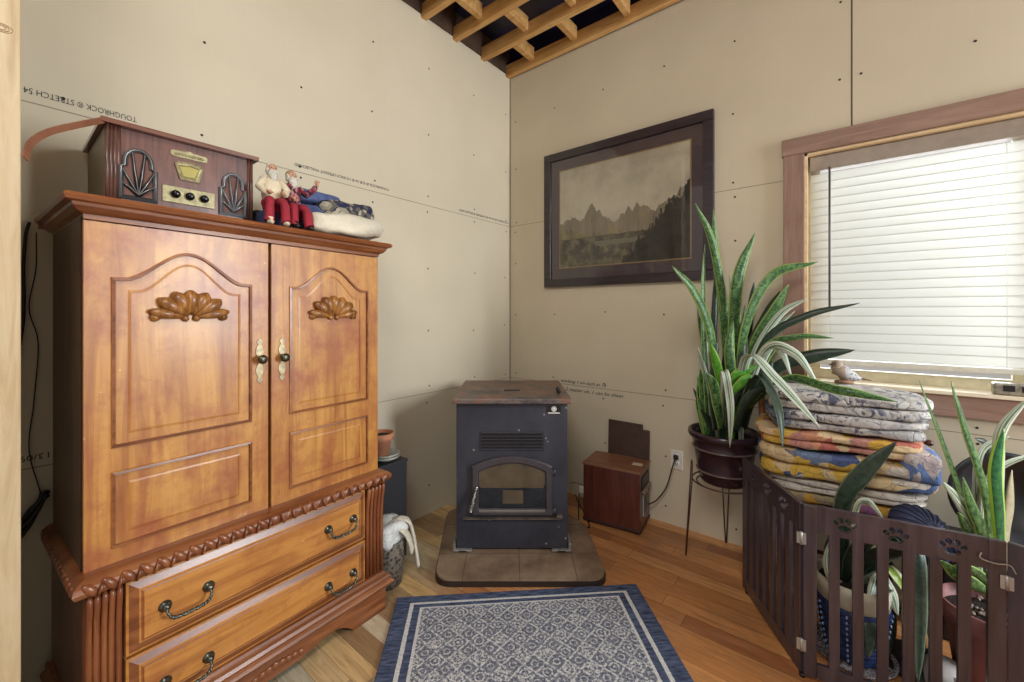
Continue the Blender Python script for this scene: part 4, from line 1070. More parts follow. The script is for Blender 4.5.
for y in (-0.032, 0.006, 0.046):
    b = MB(); b.lathe([(0.012, 0), (0.013, 0.004), (0.0125, 0.009), (0.008, 0.010), (0.0085, 0.020), (0.006, 0.022), (0, 0.022)], 16, T(FX + 0.0042, y, 0.076) @ RY(PI / 2)); b.build('knob', M_knob, rd)

# flat strap bowing from the radio lid to the post
b = MB()
pts = catmull([(0.395, -2.405, 1.884), (0.471, -2.479, 1.817), (0.518, -2.531, 1.768), (0.559, -2.562, 1.719), (0.588, -2.572, 1.672)], 8)
ws = []
for i, p in enumerate(pts):
    a = pts[max(0, i - 1)]; c = pts[min(len(pts) - 1, i + 1)]; t = (c - a).normalized()
    wdir = Vector((0.70, -0.55, 0.55)); wdir = (wdir - t * wdir.dot(t)).normalized(); nn = t.cross(wdir)
    h = 0.0085; e = 0.0015
    ws.append([b.bm.verts.new(p + wdir * h * s1 + nn * e * s2) for s1, s2 in ((-1, -1), (1, -1), (1, 1), (-1, 1))])
for r0, r1 in zip(ws, ws[1:]):
    for k in range(4): b.bm.faces.new((r0[k], r0[(k + 1) % 4], r1[(k + 1) % 4], r1[k]))
b.bm.faces.new(ws[0]); b.bm.faces.new(ws[-1])
tag(b.build('brown_strap', plain('strap_leather', '#8a5a44', 0.3, var=0.2)), 'glossy brown strap bowing from the radio top to the wooden post', 'strap')

# post at the left edge
ps = thing('wooden_post', 'pale pine post at the left edge of the photo', 'post', (0.545, -2.627, 0))
b = MB(); b.box(-0.045, 0.045, -0.09, 0.0485, 0.0, H - 0.004, 0.003); b.build('post', M_post, ps)
b = MB()
for r in (0.006, 0.010, 0.014): b.tube([(0.0452, 0.018 + r * 1.3 * math.cos(a / 10 * PI), 1.965 + r * 0.7 * math.sin(a / 10 * PI)) for a in range(20)], 0.0007, 6)
b.build('knot', plain('knot_brown', '#7d5a32', 0.7), ps)

radc = cable('power_cord', 'black cord hanging down the wall behind the armoire at its left corner', [(0.035, -2.545, 1.60), (0.012, -2.552, 1.56), (0.010, -2.557, 1.45), (0.010, -2.556, 1.36), (0.010, -2.559, 1.26), (0.010, -2.575, 1.12), (0.010, -2.60, 1.0)], 0.0045)
attach(radc, rd)
cable('thin_wire', 'thin dark wire trailing down the wall to a black bundle beside the armoire', [(0.03, -2.53, 1.57), (0.006, -2.53, 1.45), (0.006, -2.545, 1.32), (0.006, -2.525, 1.2), (0.006, -2.535, 1.0), (0.006, -2.545, 0.85), (0.008, -2.52, 0.70)], 0.0016)
b = MB(); rw = random.Random(5)
for k in range(5):
    pts = [(0.02 + rw.uniform(0, .02), -2.515 - 0.03 * q + rw.uniform(-.012, .012), 0.70 - 0.055 * q + rw.uniform(-.015, .015)) for q in range(6)]
    b.tube(catmull(pts, 5), 0.007, 8)
tag(b.build('cable_bundle', M_cable), 'crumpled black cable bundle hanging beside the armoire by the wall', 'cable bundle')

# ------------------------------------------------------------------ things on the armoire
def fabric(name, cols, scale=12, rough=0.9, seed=0.0, bumpy=0.4):
    k = NT(name, rough, spec=0.1); v = k.coord(loc=(seed, seed, 0)); n = k.noise(v, 4, 3, out=1)
    mp = k.n('ShaderNodeVectorMath'); mp.operation = 'ADD'; k.l(v, mp.inputs[0]); sc = k.n('ShaderNodeVectorMath'); sc.operation = 'SCALE'; sc.inputs['Scale'].default_value = 0.12
    k.l(n, sc.inputs[0]); k.l(sc.outputs[0], mp.inputs[1])
    c = k.vor(mp.outputs[0], scale, 'Color'); f = k.xyz(c)[0]
    st = [(i / len(cols), cc) for i, cc in enumerate(cols)]
    col = k.ramp(f, st, 'CONSTANT'); k.base(col); k.bump(k.noise(v, 30, 4), bumpy, 0.006); return k.m
def blob(b, c, dims, seed, amp=0.012, freq=9.0, expo=0.45, sub=4, mat=None):
    """soft folded cloth: rounded block with crumpled surface"""
    from mathutils import noise as mn
    r = bmesh.ops.create_cube(b.bm, size=2); vs = r['verts']
    es = list({e for v in vs for e in v.link_edges})
    bmesh.ops.subdivide_edges(b.bm, edges=es, cuts=9, use_grid_fill=True)
    vs = list({v for f in b.bm.faces if f.tag is False for v in f.verts})
    for v in vs:
        if v.tag: continue
        p = v.co.copy()
        l = (abs(p.x) ** 5 + abs(p.y) ** 5 + abs(p.z) ** 5) ** 0.2
        s = p / max(l, 1e-6); q = Vector((s.x * dims[0] / 2, s.y * dims[1] / 2, s.z * dims[2] / 2))
        nz = mn.noise(Vector((q.x * freq + seed, q.y * freq, q.z * freq * 2)))
        nz2 = mn.noise(Vector((q.x * freq * 3, q.y * freq * 3 + seed, q.z * freq * 4)))
        d = s.normalized()
        q += d * (nz * amp + nz2 * amp * 0.4)
        if mat is not None: q = mat @ q
        v.co = q + Vector(c); v.tag = True
    for f in b.bm.faces:
        if not f.tag: f.material_index = b.mi; f.smooth = True; f.tag = True
    return b

M_red = plain('crimson_cloth', '#8e1c2c', 0.8, var=0.2, bump=0.3)
M_plaid = fabric('plaid_cloth', ['#6d2a34', '#3c2a30', '#8a4a50', '#2d2a38', '#a07070'], 90)
M_beard = plain('white_hair', '#d8d2c4', 0.9, var=0.2, scale=120, bump=0.8)
M_skin = plain('painted_skin', '#b98a6c', 0.5, var=0.1)
M_boot = plain('boot_black', '#1c1a1c', 0.4)
M_cream = plain('cream_cloth', '#cfc0a4', 0.9, var=0.15, bump=0.4)
TOPZ = 1.6185
def doll(label, loc, rz, shirt, hair, raised, lower):
    d = thing('seated_doll', label, 'doll', loc, rz); d.scale = (1.0, 1.0, 1.0); U = 0.045      # faces local +x
    b = MB()
    b.tube([(0, 0, 0.0265 + 0.03), (0, 0, 0.085), (0.004, 0, 0.12), (0.004, 0, 0.142), (0.004, 0, 0.158)], [0.032, 0.034, 0.032, 0.022, 0.012], 14)
    for s in (-1, 1):
        if s == 1 and raised: P = [(0.004, 0.026, 0.138), (0.012, 0.055, 0.120), (0.020, 0.078, 0.142), (0.024, 0.088, 0.158)]
        else: P = [(0.004, s * 0.026, 0.138), (0.018, s * 0.046, 0.105), (0.045, s * 0.034, 0.082), (0.056, s * 0.026, 0.080)]
        b.tube(P, [0.015, 0.014, 0.011, 0.010], 10)
    b.build('shirt', shirt, d)
    b = MB(); ex = 0.0
    b.ball((0, 0, 0.052), 0.036, 0.036, 0.024)
    for s in (-1, 1):
        b.tube(catmull([(0.01, s * 0.014, 0.050), (0.050, s * 0.020, 0.052), (0.066, s * 0.024, 0.040), (0.070 + 0.010 * (s > 0), s * 0.028, 0.014)], 4), [0.018] * 4 + [0.0165, 0.016, 0.015, 0.0145, 0.014, 0.0145, 0.0155, 0.017, 0.018], 12)
    b.build('trousers', M_red, d)
    for s in (-1, 1):
        b = MB(); b.ball((0.084, s * 0.026, 0.009), 0.019, 0.010, 0.009, 12); b.cyl((0.077, s * 0.026, 0.006), (0.076, s * 0.026, 0.028), 0.0105, n=12); b.build('shoe', lower, d)
    b = MB(); b.ball((0.006, 0, 0.178), 0.019, 0.017, 0.022, 16); b.ball((0.026, 0, 0.176), 0.004, 0.004, 0.005)
    b.ball((0.004, 0.017, 0.177), 0.004, 0.003, 0.006); b.ball((0.004, -0.017, 0.177), 0.004, 0.003, 0.006)
    h = b.build('head', M_skin, d)
    for s in (-1, 1):
        b = MB(); b.ball((0.0235, s * 0.007, 0.181), 0.002); b.build('eye', M_boot, h)
    b = MB(); b.ball((0.018, 0, 0.158), 0.014, 0.018, 0.020); b.ball((0.024, 0, 0.146), 0.010, 0.013, 0.018); b.ball((0.024, 0.006, 0.170), 0.006, 0.008, 0.004); b.ball((0.024, -0.006, 0.170), 0.006, 0.008, 0.004)
    for s in (-1, 1): b.ball((0.004, s * 0.016, 0.172), 0.012, 0.006, 0.016)
    b.build('beard', M_beard, h)
    b = MB(); b.ball((-0.003, 0, 0.186), 0.020, 0.019, 0.019, 16); b.build('hair', hair, h)
    for s in (-1, 1):
        p = (0.026, 0.093, 0.168) if (s == 1 and raised) else (0.062, s * 0.022, 0.079)
        b = MB(); b.ball(p, 0.008, 0.006, 0.009)
        for q in range(4):
            dy = (q - 1.5) * 0.0042
            if s == 1 and raised: b.tube([(p[0], p[1] + dy, p[2] + 0.006), (p[0] + 0.002, p[1] + dy * 1.4, p[2] + 0.019 - abs(q - 1.3) * 0.0015)], [0.0023, 0.0017], 6)
            else: b.tube([(p[0] + 0.004, p[1] + dy, p[2]), (p[0] + 0.016 - abs(q - 1.3) * 0.001, p[1] + dy, p[2] - 0.004)], [0.0023, 0.0017], 6)
        b.tube([(p[0], p[1] - 0.006, p[2]), (p[0] + 0.005, p[1] - 0.014, p[2] + 0.007)], [0.0026, 0.0018], 6)
        b.build('hand', M_skin, d)
    return d
def lift(d, U):
    for c in list(d.children):
        me = c.data
        for v in me.vertices:
            if v.co.z > 0.034 or not c.name.startswith(('trousers', 'shoe')): v.co.z += U
        for g in c.children:
            for v in g.data.vertices: v.co.z += U
lift_d = lift
d1 = doll('small seated doll with white hair, cream top and crimson trousers beside the radio', (0.440, -1.966, TOPZ + 0.001), -0.1, M_cream, M_beard, False, M_cream)
d2 = doll('small seated doll with bushy white beard, plaid shirt and one raised hand', (0.430, -1.892, TOPZ + 0.001), 0.1, M_plaid, plain('brown_hair', '#9a7a58', 0.7), True, M_boot)

d1['group'] = d2['group'] = 'seated dolls on the armoire'
lift(d1, 0.042); lift(d2, 0.036)
for dd, hh, lb in ((d1, 0.066, 'crumpled navy cloth under the doll next to the radio'), (d2, 0.060, 'crumpled navy cloth under the bearded doll with raised hand')):
    b = MB(); blob(b, (0, 0, hh / 2), (0.085, 0.075, hh), hh * 50, 0.003, 14)
    o = tag(b.build('crumpled_cloth', plain('navy_cloth', '#27304f', 0.9, var=0.3)), lb, 'clothes'); o.location = (dd.location.x - 0.012, dd.location.y, TOPZ + 0.003)
M_denim = plain('denim_blue', '#4a557c', 0.9, var=0.35, scale=25, bump=0.5)
b = MB(); blob(b, (0, 0, 0.062), (0.24, 0.26, 0.12), 1.0, 0.006); blob(b, (0.0, 0.0, 0.150), (0.22, 0.22, 0.05), 3.0, 0.005)
o = tag(b.build('folded_jeans', M_denim), 'stack of folded blue denim behind the pale bundle', 'clothes'); o.location = (0.25, -1.745, TOPZ + 0.012); o.scale = (1, 1.05, 1.15)
b = MB(); blob(b, (0, 0, 0.036), (0.19, 0.30, 0.074), 5.0, 0.022, 8)
o = tag(b.build('cloth_bundle', plain('cream_bundle', '#c9c0ac', 0.75, var=0.15, scale=14, bump=0.5)), 'cream padded cloth bundle lying along the armoire front edge', 'bundle'); o.location = (0.435, -1.680, TOPZ + 0.012); o.scale = (1, 1.08, 1.05); o.rotation_euler = (0, 0, 0.02)
b = MB(); blob(b, (0, 0, 0.05), (0.15, 0.27, 0.12), 9.0, 0.014, 12)
o = tag(b.build('camouflage_cloth', fabric('camo', ['#3b3a44', '#8c8474', '#5e5a52', '#2d2f48', '#a59c88'], 45)), 'crumpled grey brown patterned cloth heaped on the denim and bundle', 'clothes'); o.location = (0.32, -1.61, TOPZ + 0.08); o.rotation_euler = (0.10, 0, 0)
b = MB(); blob(b, (0, 0, 0.055), (0.11, 0.13, 0.11), 12.0, 0.008, 12)
o = tag(b.build('blue_pouch', plain('pouch_blue_grey', '#5d6478', 0.8, var=0.4, scale=35, bump=0.4)), 'blue grey cloth pouch behind the raised hand of the doll', 'pouch'); o.location = (0.19, -1.895, TOPZ + 0.004)
b = MB(); b.tube(catmull([(0.44, -1.845, TOPZ + 0.006), (0.43, -1.86, TOPZ + 0.05), (0.42, -1.845, TOPZ + 0.085), (0.41, -1.81, TOPZ + 0.085), (0.41, -1.795, TOPZ + 0.05), (0.42, -1.80, TOPZ + 0.006)], 6), 0.010, 10, flat=0.4)
tag(b.build('strap_loop', plain('strap_brown', '#3a2c24', 0.6)), 'dark brown curled strap standing in front of the denim', 'strap')

# ------------------------------------------------------------------ black cabinet, flower pot, saucers and waste basket right of the armoire
cb = thing('black_cabinet', 'low black laminate cabinet between the armoire and the corner', 'cabinet', (0.15, -1.335, 0))
b = MB(); b.box(-0.135, 0.125, -0.11, 0.11, 0.0, 0.508, 0.002); b.build('body', M_blackcab, cb)
b = MB(); b.box(-0.14, 0.13, -0.115, 0.114, 0.5082, 0.522, 0.002); b.build('top_panel', M_blackcab, cb)
sa = []
for i, (r, z) in enumerate(((0.075, 0.0), (0.072, 0.0125))):
    b = MB(); b.lathe([(0, 0.001), (r * 0.6, 0.001), (r * 0.95, 0.014), (r, 0.024), (r * 0.97, 0.025), (r * 0.9, 0.014), (r * 0.58, 0.005), (0, 0.005)], 30)
    o = tag(b.build('pot_saucer', M_saucer), ['lower grey saucer under the terracotta pot', 'upper grey saucer holding the terracotta pot'][i], 'saucer')
    o.location = (0.20, -1.305, 0.5225 + z); o['group'] = 'saucers under the terracotta pot'
tp = thing('flower_pot', 'small terracotta flower pot of soil standing on saucers beside the armoire', 'pot', (0.185, -1.325, 0.5415)); tp.scale = (1.12, 1.12, 1.2)
b = MB(); b.lathe([(0, 0.0), (0.036, 0.0), (0.050, 0.075), (0.058, 0.076), (0.061, 0.105), (0.055, 0.106), (0.050, 0.080), (0.048, 0.075)], 30); b.build('pot', M_terra, tp)
b = MB(); b.lathe([(0, 0.098), (0.03, 0.096), (0.052, 0.090), (0.048, 0.080)], 24); b.build('soil', M_soil, tp)

wb = thing('waste_basket', 'dark waste basket with white cloth spilling out beside the armoire', 'basket', (0.385, -1.425, 0))
def bask():
    k = NT('basket_weave', 0.8); v = k.coord(); c = k.vor(v, 60); k.base(k.ramp(c, [(0.25, '#2a2523'), (0.6, '#6e6457')])); return k.m
b = MB(); b.lathe([(0, 0.0), (0.070, 0.0), (0.092, 0.22), (0.090, 0.222), (0.068, 0.006), (0, 0.006)], 28); b.build('basket', bask(), wb)
b = MB(); blob(b, (0, 0, 0.25), (0.16, 0.16, 0.11), 21.0, 0.020, 14)
b.build('bag_liner', plain('white_bag', '#c9c9c6', 0.6, var=0.2, scale=30, bump=0.6), wb)
cl = MB()
P = catmull([(0.40, -1.40, 0.300), (0.43, -1.375, 0.305), (0.45, -1.345, 0.285), (0.455, -1.325, 0.22), (0.462, -1.315, 0.14), (0.468, -1.308, 0.07)], 8)
cl.tube(P, [0.018 + 0.026 * (i / len(P)) for i in range(len(P))], 14, flat=0.28)
P = catmull([(0.42, -1.42, 0.27), (0.46, -1.39, 0.265), (0.475, -1.365, 0.22), (0.47, -1.345, 0.16)], 8)
cl.tube(P, [0.020 + 0.022 * (i / len(P)) for i in range(len(P))], 12, flat=0.3)
tag(cl.build('draped_rag', plain('rag_cream', '#cfc6b4', 0.9, var=0.15, scale=50, bump=0.7)), 'cream striped rag hanging over the waste basket edge', 'rag')
# ================================================================== RIGHT SIDE: plant on a wire stand
ws = thing('plant_stand', 'bent wire plant stand under the large aubergine pot', 'stand', (1.615, -0.205, 0))
b = MB()
for z, r in ((0.405, 0.128), (0.415, 0.150)): b.tube([(r * math.cos(2 * PI * k / 40), r * math.sin(2 * PI * k / 40), z) for k in range(41)], 0.004, 8, cap=False)
b.build('ring', M_wire, ws)
for a in (207, 97, -18):
    a = math.radians(a); ca, sa2 = math.cos(a), math.sin(a)
    b = MB()
    f = 0.185
    for w in (-0.02, 0.02):
        pts = [(ca * 0.155 - sa2 * w * 0.7, sa2 * 0.155 + ca * w * 0.7, 0.50), (ca * 0.158 - sa2 * w, sa2 * 0.158 + ca * w, 0.41), (ca * f - sa2 * w * 0.12, sa2 * f + ca * w * 0.12, 0.004)]
        b.tube(pts, 0.0036, 8)
    b.tube(catmull([(ca * 0.155 + sa2 * 0.014, sa2 * 0.155 - ca * 0.014, 0.50), (ca * 0.155, sa2 * 0.155, 0.515), (ca * 0.155 - sa2 * 0.014, sa2 * 0.155 + ca * 0.014, 0.50)], 5), 0.0036, 8)
    b.build('leg', M_wire, ws)
gp = thing('snake_plant', 'tall snake plant in an aubergine pot on the wire stand', 'plant', (1.619, -0.203, 0.4195))
b = MB()
b.lathe([(0, 0.0), (0.112, 0.0), (0.118, 0.012), (0.128, 0.05), (0.131, 0.052), (0.133, 0.060), (0.131, 0.066), (0.146, 0.17), (0.152, 0.172), (0.153, 0.184), (0.150, 0.188), (0.156, 0.225), (0.170, 0.232), (0.177, 0.245), (0.175, 0.262), (0.166, 0.268), (0.156, 0.262), (0.150, 0.225), (0.148, 0.215)], 44)
pot = b.build('pot', M_potp, gp)
b = MB()
for r, z in ((0.133, 0.060), (0.1525, 0.178)): b.tube([(r * math.cos(2 * PI * k / 44), r * math.sin(2 * PI * k / 44), z) for k in range(45)], 0.0045, 8, cap=False)
b.build('band', M_potb, pot)
b = MB(); b.lathe([(0, 0.225), (0.08, 0.222), (0.151, 0.215)], 30); b.build('soil', M_soil, gp)
for x, y, s in ((-0.07, -0.105, 0.022), (-0.035, -0.115, 0.018), (-0.10, -0.07, 0.018), (0.115, -0.06, 0.02)):
    b = MB(); b.ball((x, y, 0.232), s, s * 0.8, s * 0.7, 10, RZ(x * 30)); b.build('stone', M_stone, gp)
leaves(gp, BIG, 100)
rl = random.Random(17); SH = []
for k in range(20):
    a = rl.uniform(0, 2 * PI); r0 = rl.uniform(0.02, 0.10); L = rl.uniform(0.16, 0.34); o1 = rl.uniform(0.02, 0.10)
    if math.sin(a) > 0.3: o1 *= 0.3
    x0, y0 = 1.619 + r0 * math.cos(a), -0.203 + r0 * math.sin(a)
    SH.append((rl.choice('sdsdsb'), rl.uniform(0.028, 0.045), [(x0, y0, 0.63), (x0 + o1 * 0.3 * math.cos(a), y0 + o1 * 0.3 * math.sin(a), 0.63 + L * 0.5), (x0 + o1 * math.cos(a), y0 + o1 * math.sin(a), 0.63 + L)]))
for k in range(13):
    a = rl.uniform(-PI, 0.6); r0 = rl.uniform(0.0, 0.09); L = rl.uniform(0.32, 0.58); o1 = rl.uniform(0.0, 0.12)
    if math.sin(a) > 0: o1 *= 0.4
    x0, y0 = 1.619 + r0 * math.cos(a), -0.203 + r0 * math.sin(a)
    SH.append((rl.choice('dsdp'), rl.uniform(0.026, 0.045), [(x0, y0, 0.63), (x0 + o1 * 0.3 * math.cos(a), y0 + o1 * 0.3 * math.sin(a), 0.63 + L * 0.5), (x0 + o1 * math.cos(a), y0 + o1 * math.sin(a), 0.63 + L)]))
leaves(gp, SH, 700)

# ================================================================== chair with quilts
ch = thing('wooden_armchair', 'dark wooden armchair carrying the quilt pile below the window', 'chair', (2.10, -0.30, 0), math.radians(10))
M_chair = wood('chair_dark_wood', '#2a1416', '#3d2022', '#4e2a2a', 'z', 1.2, 0.35, 0.3, knots=False)
M_chairl = wood('chair_orange_wood', '#7a4a2a', '#9a6238', '#ad7546', 'z', 1.2, 0.45, knots=False)
b = MB(); b.box(-0.235, 0.235, -0.20, 0.20, 0.415, 0.45, 0.01); b.build('seat', M_chair, ch)
for sx in (-1, 1):
    for sy in (-1, 1):
        b = MB(); x, y = sx * 0.20, sy * 0.165
        b.lathe([(0, 0), (0.014, 0.0), (0.016, 0.05), (0.022, 0.09), (0.015, 0.12), (0.018, 0.2), (0.025, 0.28), (0.016, 0.31), (0.018, 0.36), (0.020, 0.416), (0, 0.416)], 16, T(x, y, 0)); b.build('leg', M_chair, ch)
b = MB(); b.cyl((-0.2, -0.165, 0.16), (0.2, -0.165, 0.16), 0.009); b.cyl((-0.2, 0.165, 0.16), (0.2, 0.165, 0.16), 0.009); b.cyl((-0.2, -0.165, 0.2), (-0.2, 0.165, 0.2), 0.009); b.cyl((0.2, -0.165, 0.2), (0.2, 0.165, 0.2), 0.009); b.build('stretcher', M_chair, ch)
# turned arm post and arm with a knob on the right
b = MB(); b.tube([(0.255, 0.05, 0.45), (0.262, 0.05, 0.50), (0.258, 0.05, 0.54), (0.275, 0.05, 0.56), (0.262, 0.05, 0.58), (0.262, 0.05, 0.66), (0.256, 0.05, 0.74), (0.252, 0.05, 0.775), (0.25, 0.05, 0.80)], [0.020, 0.026, 0.018, 0.030, 0.022, 0.032, 0.030, 0.034, 0.016], 14)
b.box(0.20, 0.26, -0.02, 0.12, 0.43, 0.452, 0.006)
b.build('arm_post', M_chair, ch)
b = MB(); b.tube([(0.255, 0.05, 0.765), (0.280, 0.045, 0.762), (0.296, 0.042, 0.766)], [0.010, 0.007, 0.008], 10); b.ball((0.302, 0.040, 0.768), 0.013); b.build('arm_knob', M_chair, ch)
for x, m in ((-0.26, M_chairl),):
    b = MB(); b.tube([(x + 0.02, 0.12, 0.43), (x - 0.015, 0.14, 0.60), (x - 0.03, 0.155, 0.95)], [0.022, 0.02, 0.014], 12); b.box(x + 0.0, x + 0.05, 0.10, 0.14, 0.42, 0.445, 0.004); b.build('back_post', m, ch)
b = MB(); b.tube([(-0.255, -0.12, 0.45), (-0.265, -0.12, 0.55), (-0.262, -0.12, 0.62)], [0.022, 0.026, 0.018], 12); b.box(-0.27, -0.22, -0.15, -0.09, 0.42, 0.452, 0.005); b.build('arm_post', M_chair, ch)

def quiltmat(name, cols, scale, seed, lines=True, floral=None):
    k = NT(name, 0.9, spec=0.1); v = k.coord(loc=(seed, seed * 2, 0)); n = k.noise(v, 3, 3, out=1)
    sc = k.n('ShaderNodeVectorMath'); sc.operation = 'SCALE'; sc.inputs['Scale'].default_value = 0.25; k.l(n, sc.inputs[0])
    ad2 = k.n('ShaderNodeVectorMath'); ad2.operation = 'ADD'; k.l(v, ad2.inputs[0]); k.l(sc.outputs[0], ad2.inputs[1])
    f = k.xyz(k.vor(ad2.outputs[0], scale, 'Color'))[0]
    c = k.ramp(f, [(i / len(cols), cc) for i, cc in enumerate(cols)], 'CONSTANT')
    if floral:
        fl = k.noise(v, 22, 4, 0.6, 2.0); fm = k.ramp(fl, [(0.53, 0.0), (0.57, 1.0)])
        patch = k.ramp(k.noise(v, 6, 2), [(0.45, 0.25), (0.55, 1.0)])
        c = k.mix(k.m2('MULTIPLY', k.m2('MULTIPLY', fm, patch), 0.85), c, floral)
    pr = k.ramp(k.vor(v, scale * 4.5), [(0.16, 1.0), (0.24, 0.0)])
    sel = k.m2('GREATER_THAN', k.xyz(k.vor(v, scale * 0.8, 'Color'))[1], 0.55)
    c = k.mix(k.m2('MULTIPLY', k.m2('MULTIPLY', pr, sel), 0.55), c, '#6a6e8c' if not floral else floral)
    ed = k.ramp(k.vor(v, scale * 2.2, 'Distance', 'DISTANCE_TO_EDGE'), [(0.0, 1.0), (0.03, 0.0)])
    c = k.mix(k.m2('MULTIPLY', ed, 0.12), c, '#8a7f78')
    k.base(c); k.bump(k.m2('ADD', k.noise(v, 26, 3), k.m2('MULTIPLY', ed, -0.5)), 0.7, 0.010); return k.m
Q = [
 # material, centre x, y, z, dims, seed, label
 (quiltmat('quilt_yellow_purple', ['#b88a3a', '#c79a48', '#8f5f82', '#b7a07a', '#c08a3c', '#9a8a6a'], 13, 1), (2.07, -0.30, 0.503), (0.50, 0.36, 0.100), 31, 'yellow quilt with purple flowers, bottom of the pile on the chair'),
 (quiltmat('quilt_grey_white', ['#b9b0a4', '#a89f98', '#c2b8ac', '#8f9a88'], 8, 2), (2.09, -0.30, 0.583), (0.55, 0.37, 0.052), 32, 'thin pale grey quilt above the yellow and purple one'),
 (quiltmat('quilt_blue_patch', ['#4d597e', '#c2a04a', '#c2b8ac', '#66768f', '#c9b088', '#b5a8a4', '#67646e'], 10.5, 3.3), (2.085, -0.31, 0.672), (0.59, 0.40, 0.118), 33, 'thick folded patchwork quilt in blue, yellow and beige'),
 (quiltmat('quilt_red_yellow', ['#b0685a', '#cba650', '#c48a6c', '#cfb48c', '#b98478', '#c99e48'], 13, 4.2), (2.07, -0.31, 0.772), (0.56, 0.38, 0.074), 34, 'folded red, orange and yellow quilt in the middle of the pile'),
 (quiltmat('quilt_navy_floral_b', ['#b5afab', '#a8a4a4', '#7f8698', '#bcb6b0'], 7, 5.1, floral='#2c3350'), (2.09, -0.30, 0.850), (0.53, 0.37, 0.076), 35, 'white quilt with navy floral print, second from the top'),
 (quiltmat('quilt_navy_floral', ['#c2beb8', '#b7b3ae', '#c9c5be'], 7, 6.4, floral='#3c4564'), (2.10, -0.29, 0.928), (0.55, 0.36, 0.084), 36, 'white quilt with sparse navy flowers, topmost of the pile'),
]
for m, c, d, sd, lab in Q:
    b = MB(); h = d[2]
    # each quilt is folded: two lips on the side that shows
    blob(b, (0, 0, h * 0.23), (d[0], d[1], h * 0.54), sd, 0.016, 8)
    blob(b, (0.006, -0.004, -h * 0.24), (d[0] * 0.97, d[1] * 0.97, h * 0.52), sd + 9, 0.016, 9)
    o = tag(b.build('folded_quilt', m), lab, 'quilt', 'folded quilts piled on the chair'); o.location = c; o.rotation_euler = (0, 0, math.radians(8))
b = MB()
sp = [((0.010 + 0.0085 * t / 5) * math.cos(t / 5 * 2.2), (0.010 + 0.0085 * t / 5) * math.sin(t / 5 * 2.2), t) for t in range(36)]
for r0, a0 in ((0.052, 0), (0.036, 1.0), (0.020, 2.0)):
    b.tube([(r0 * math.cos(a0 + a) , -0.16, r0 * math.sin(a0 + a)) for a in [i * 0.35 for i in range(19)]], 0.010, 8, cap=False)
blob(b, (0, 0.02, 0), (0.125, 0.36, 0.125), 41, 0.008, 9)
o = tag(b.build('rolled_quilt', quiltmat('quilt_roll', ['#a9a5a8', '#b5a5a4', '#8d9cb0', '#bfb4ae', '#6a7fae'], 16, 7.7, floral='#6a7088')), 'rolled grey blue quilt end at the right side of the pile', 'quilt'); o.location = (2.325, -0.315, 0.720); o.rotation_euler = (0, 0, math.radians(8))

# ================================================================== gate
def paw(cx, cz, s=1.0):
    out = []
    for (x, z, a, c, rot) in ((0, -0.011, 0.019, 0.0125, 0), (-0.024, 0.006, 0.0075, 0.010, 0.5), (-0.009, 0.018, 0.0078, 0.0105, 0.15), (0.010, 0.018, 0.0078, 0.0105, -0.15), (0.025, 0.006, 0.0075, 0.010, -0.5)):
        out.append([(cx + x + a * math.cos(t) * math.cos(rot) - c * math.sin(t) * math.sin(rot), cz + z + a * math.cos(t) * math.sin(rot) + c * math.sin(t) * math.cos(rot)) for t in [2 * PI * k / 16 for k in range(16)]])
    return out
def plate_with_holes(b, x0, x1, z0, z1, holes, y0, y1):
    from mathutils.geometry import delaunay_2d_cdt
    loops = [[(x0, z0), (x1, z0), (x1, z1), (x0, z1)]] + holes
    vs = []; es = []
    for L in loops:
        s = len(vs); vs += [Vector(p) for p in L]; es += [(s + i, s + (i + 1) % len(L)) for i in range(len(L))]
    ov, oe, of, *_r = delaunay_2d_cdt(vs, es, [], 2, 1e-6)
    def inside(p, L):
        c = False; j = len(L) - 1
        for i in range(len(L)):
            if (L[i][1] > p[1]) != (L[j][1] > p[1]) and p[0] < (L[j][0] - L[i][0]) * (p[1] - L[i][1]) / (L[j][1] - L[i][1]) + L[i][0]: c = not c
            j = i
        return c
    A = [b.bm.verts.new((v[0], y0, v[1])) for v in ov]; B = [b.bm.verts.new((v[0], y1, v[1])) for v in ov]; fs = []
    for f in of:
        cx = sum(ov[i][0] for i in f) / len(f); cz = sum(ov[i][1] for i in f) / len(f)
        if any(inside((cx, cz), L) for L in holes): continue
        fs.append(b.bm.faces.new([A[i] for i in f])); fs.append(b.bm.faces.new([B[i] for i in reversed(f)]))
    b._fin(fs)
    for L in loops:
        idx = [min(range(len(ov)), key=lambda q: (ov[q][0] - p[0]) ** 2 + (ov[q][1] - p[1]) ** 2) for p in L]
        for i in range(len(idx)):
            a, c = idx[i], idx[(i + 1) % len(idx)]
            b._fin([b.bm.faces.new((A[a], A[c], B[c], B[a]))])
gt = thing('pet_gate', 'dark brown folding pet gate with paw cutouts standing around the plants', 'gate', (2.0, -0.80, 0))
GH = 0.62
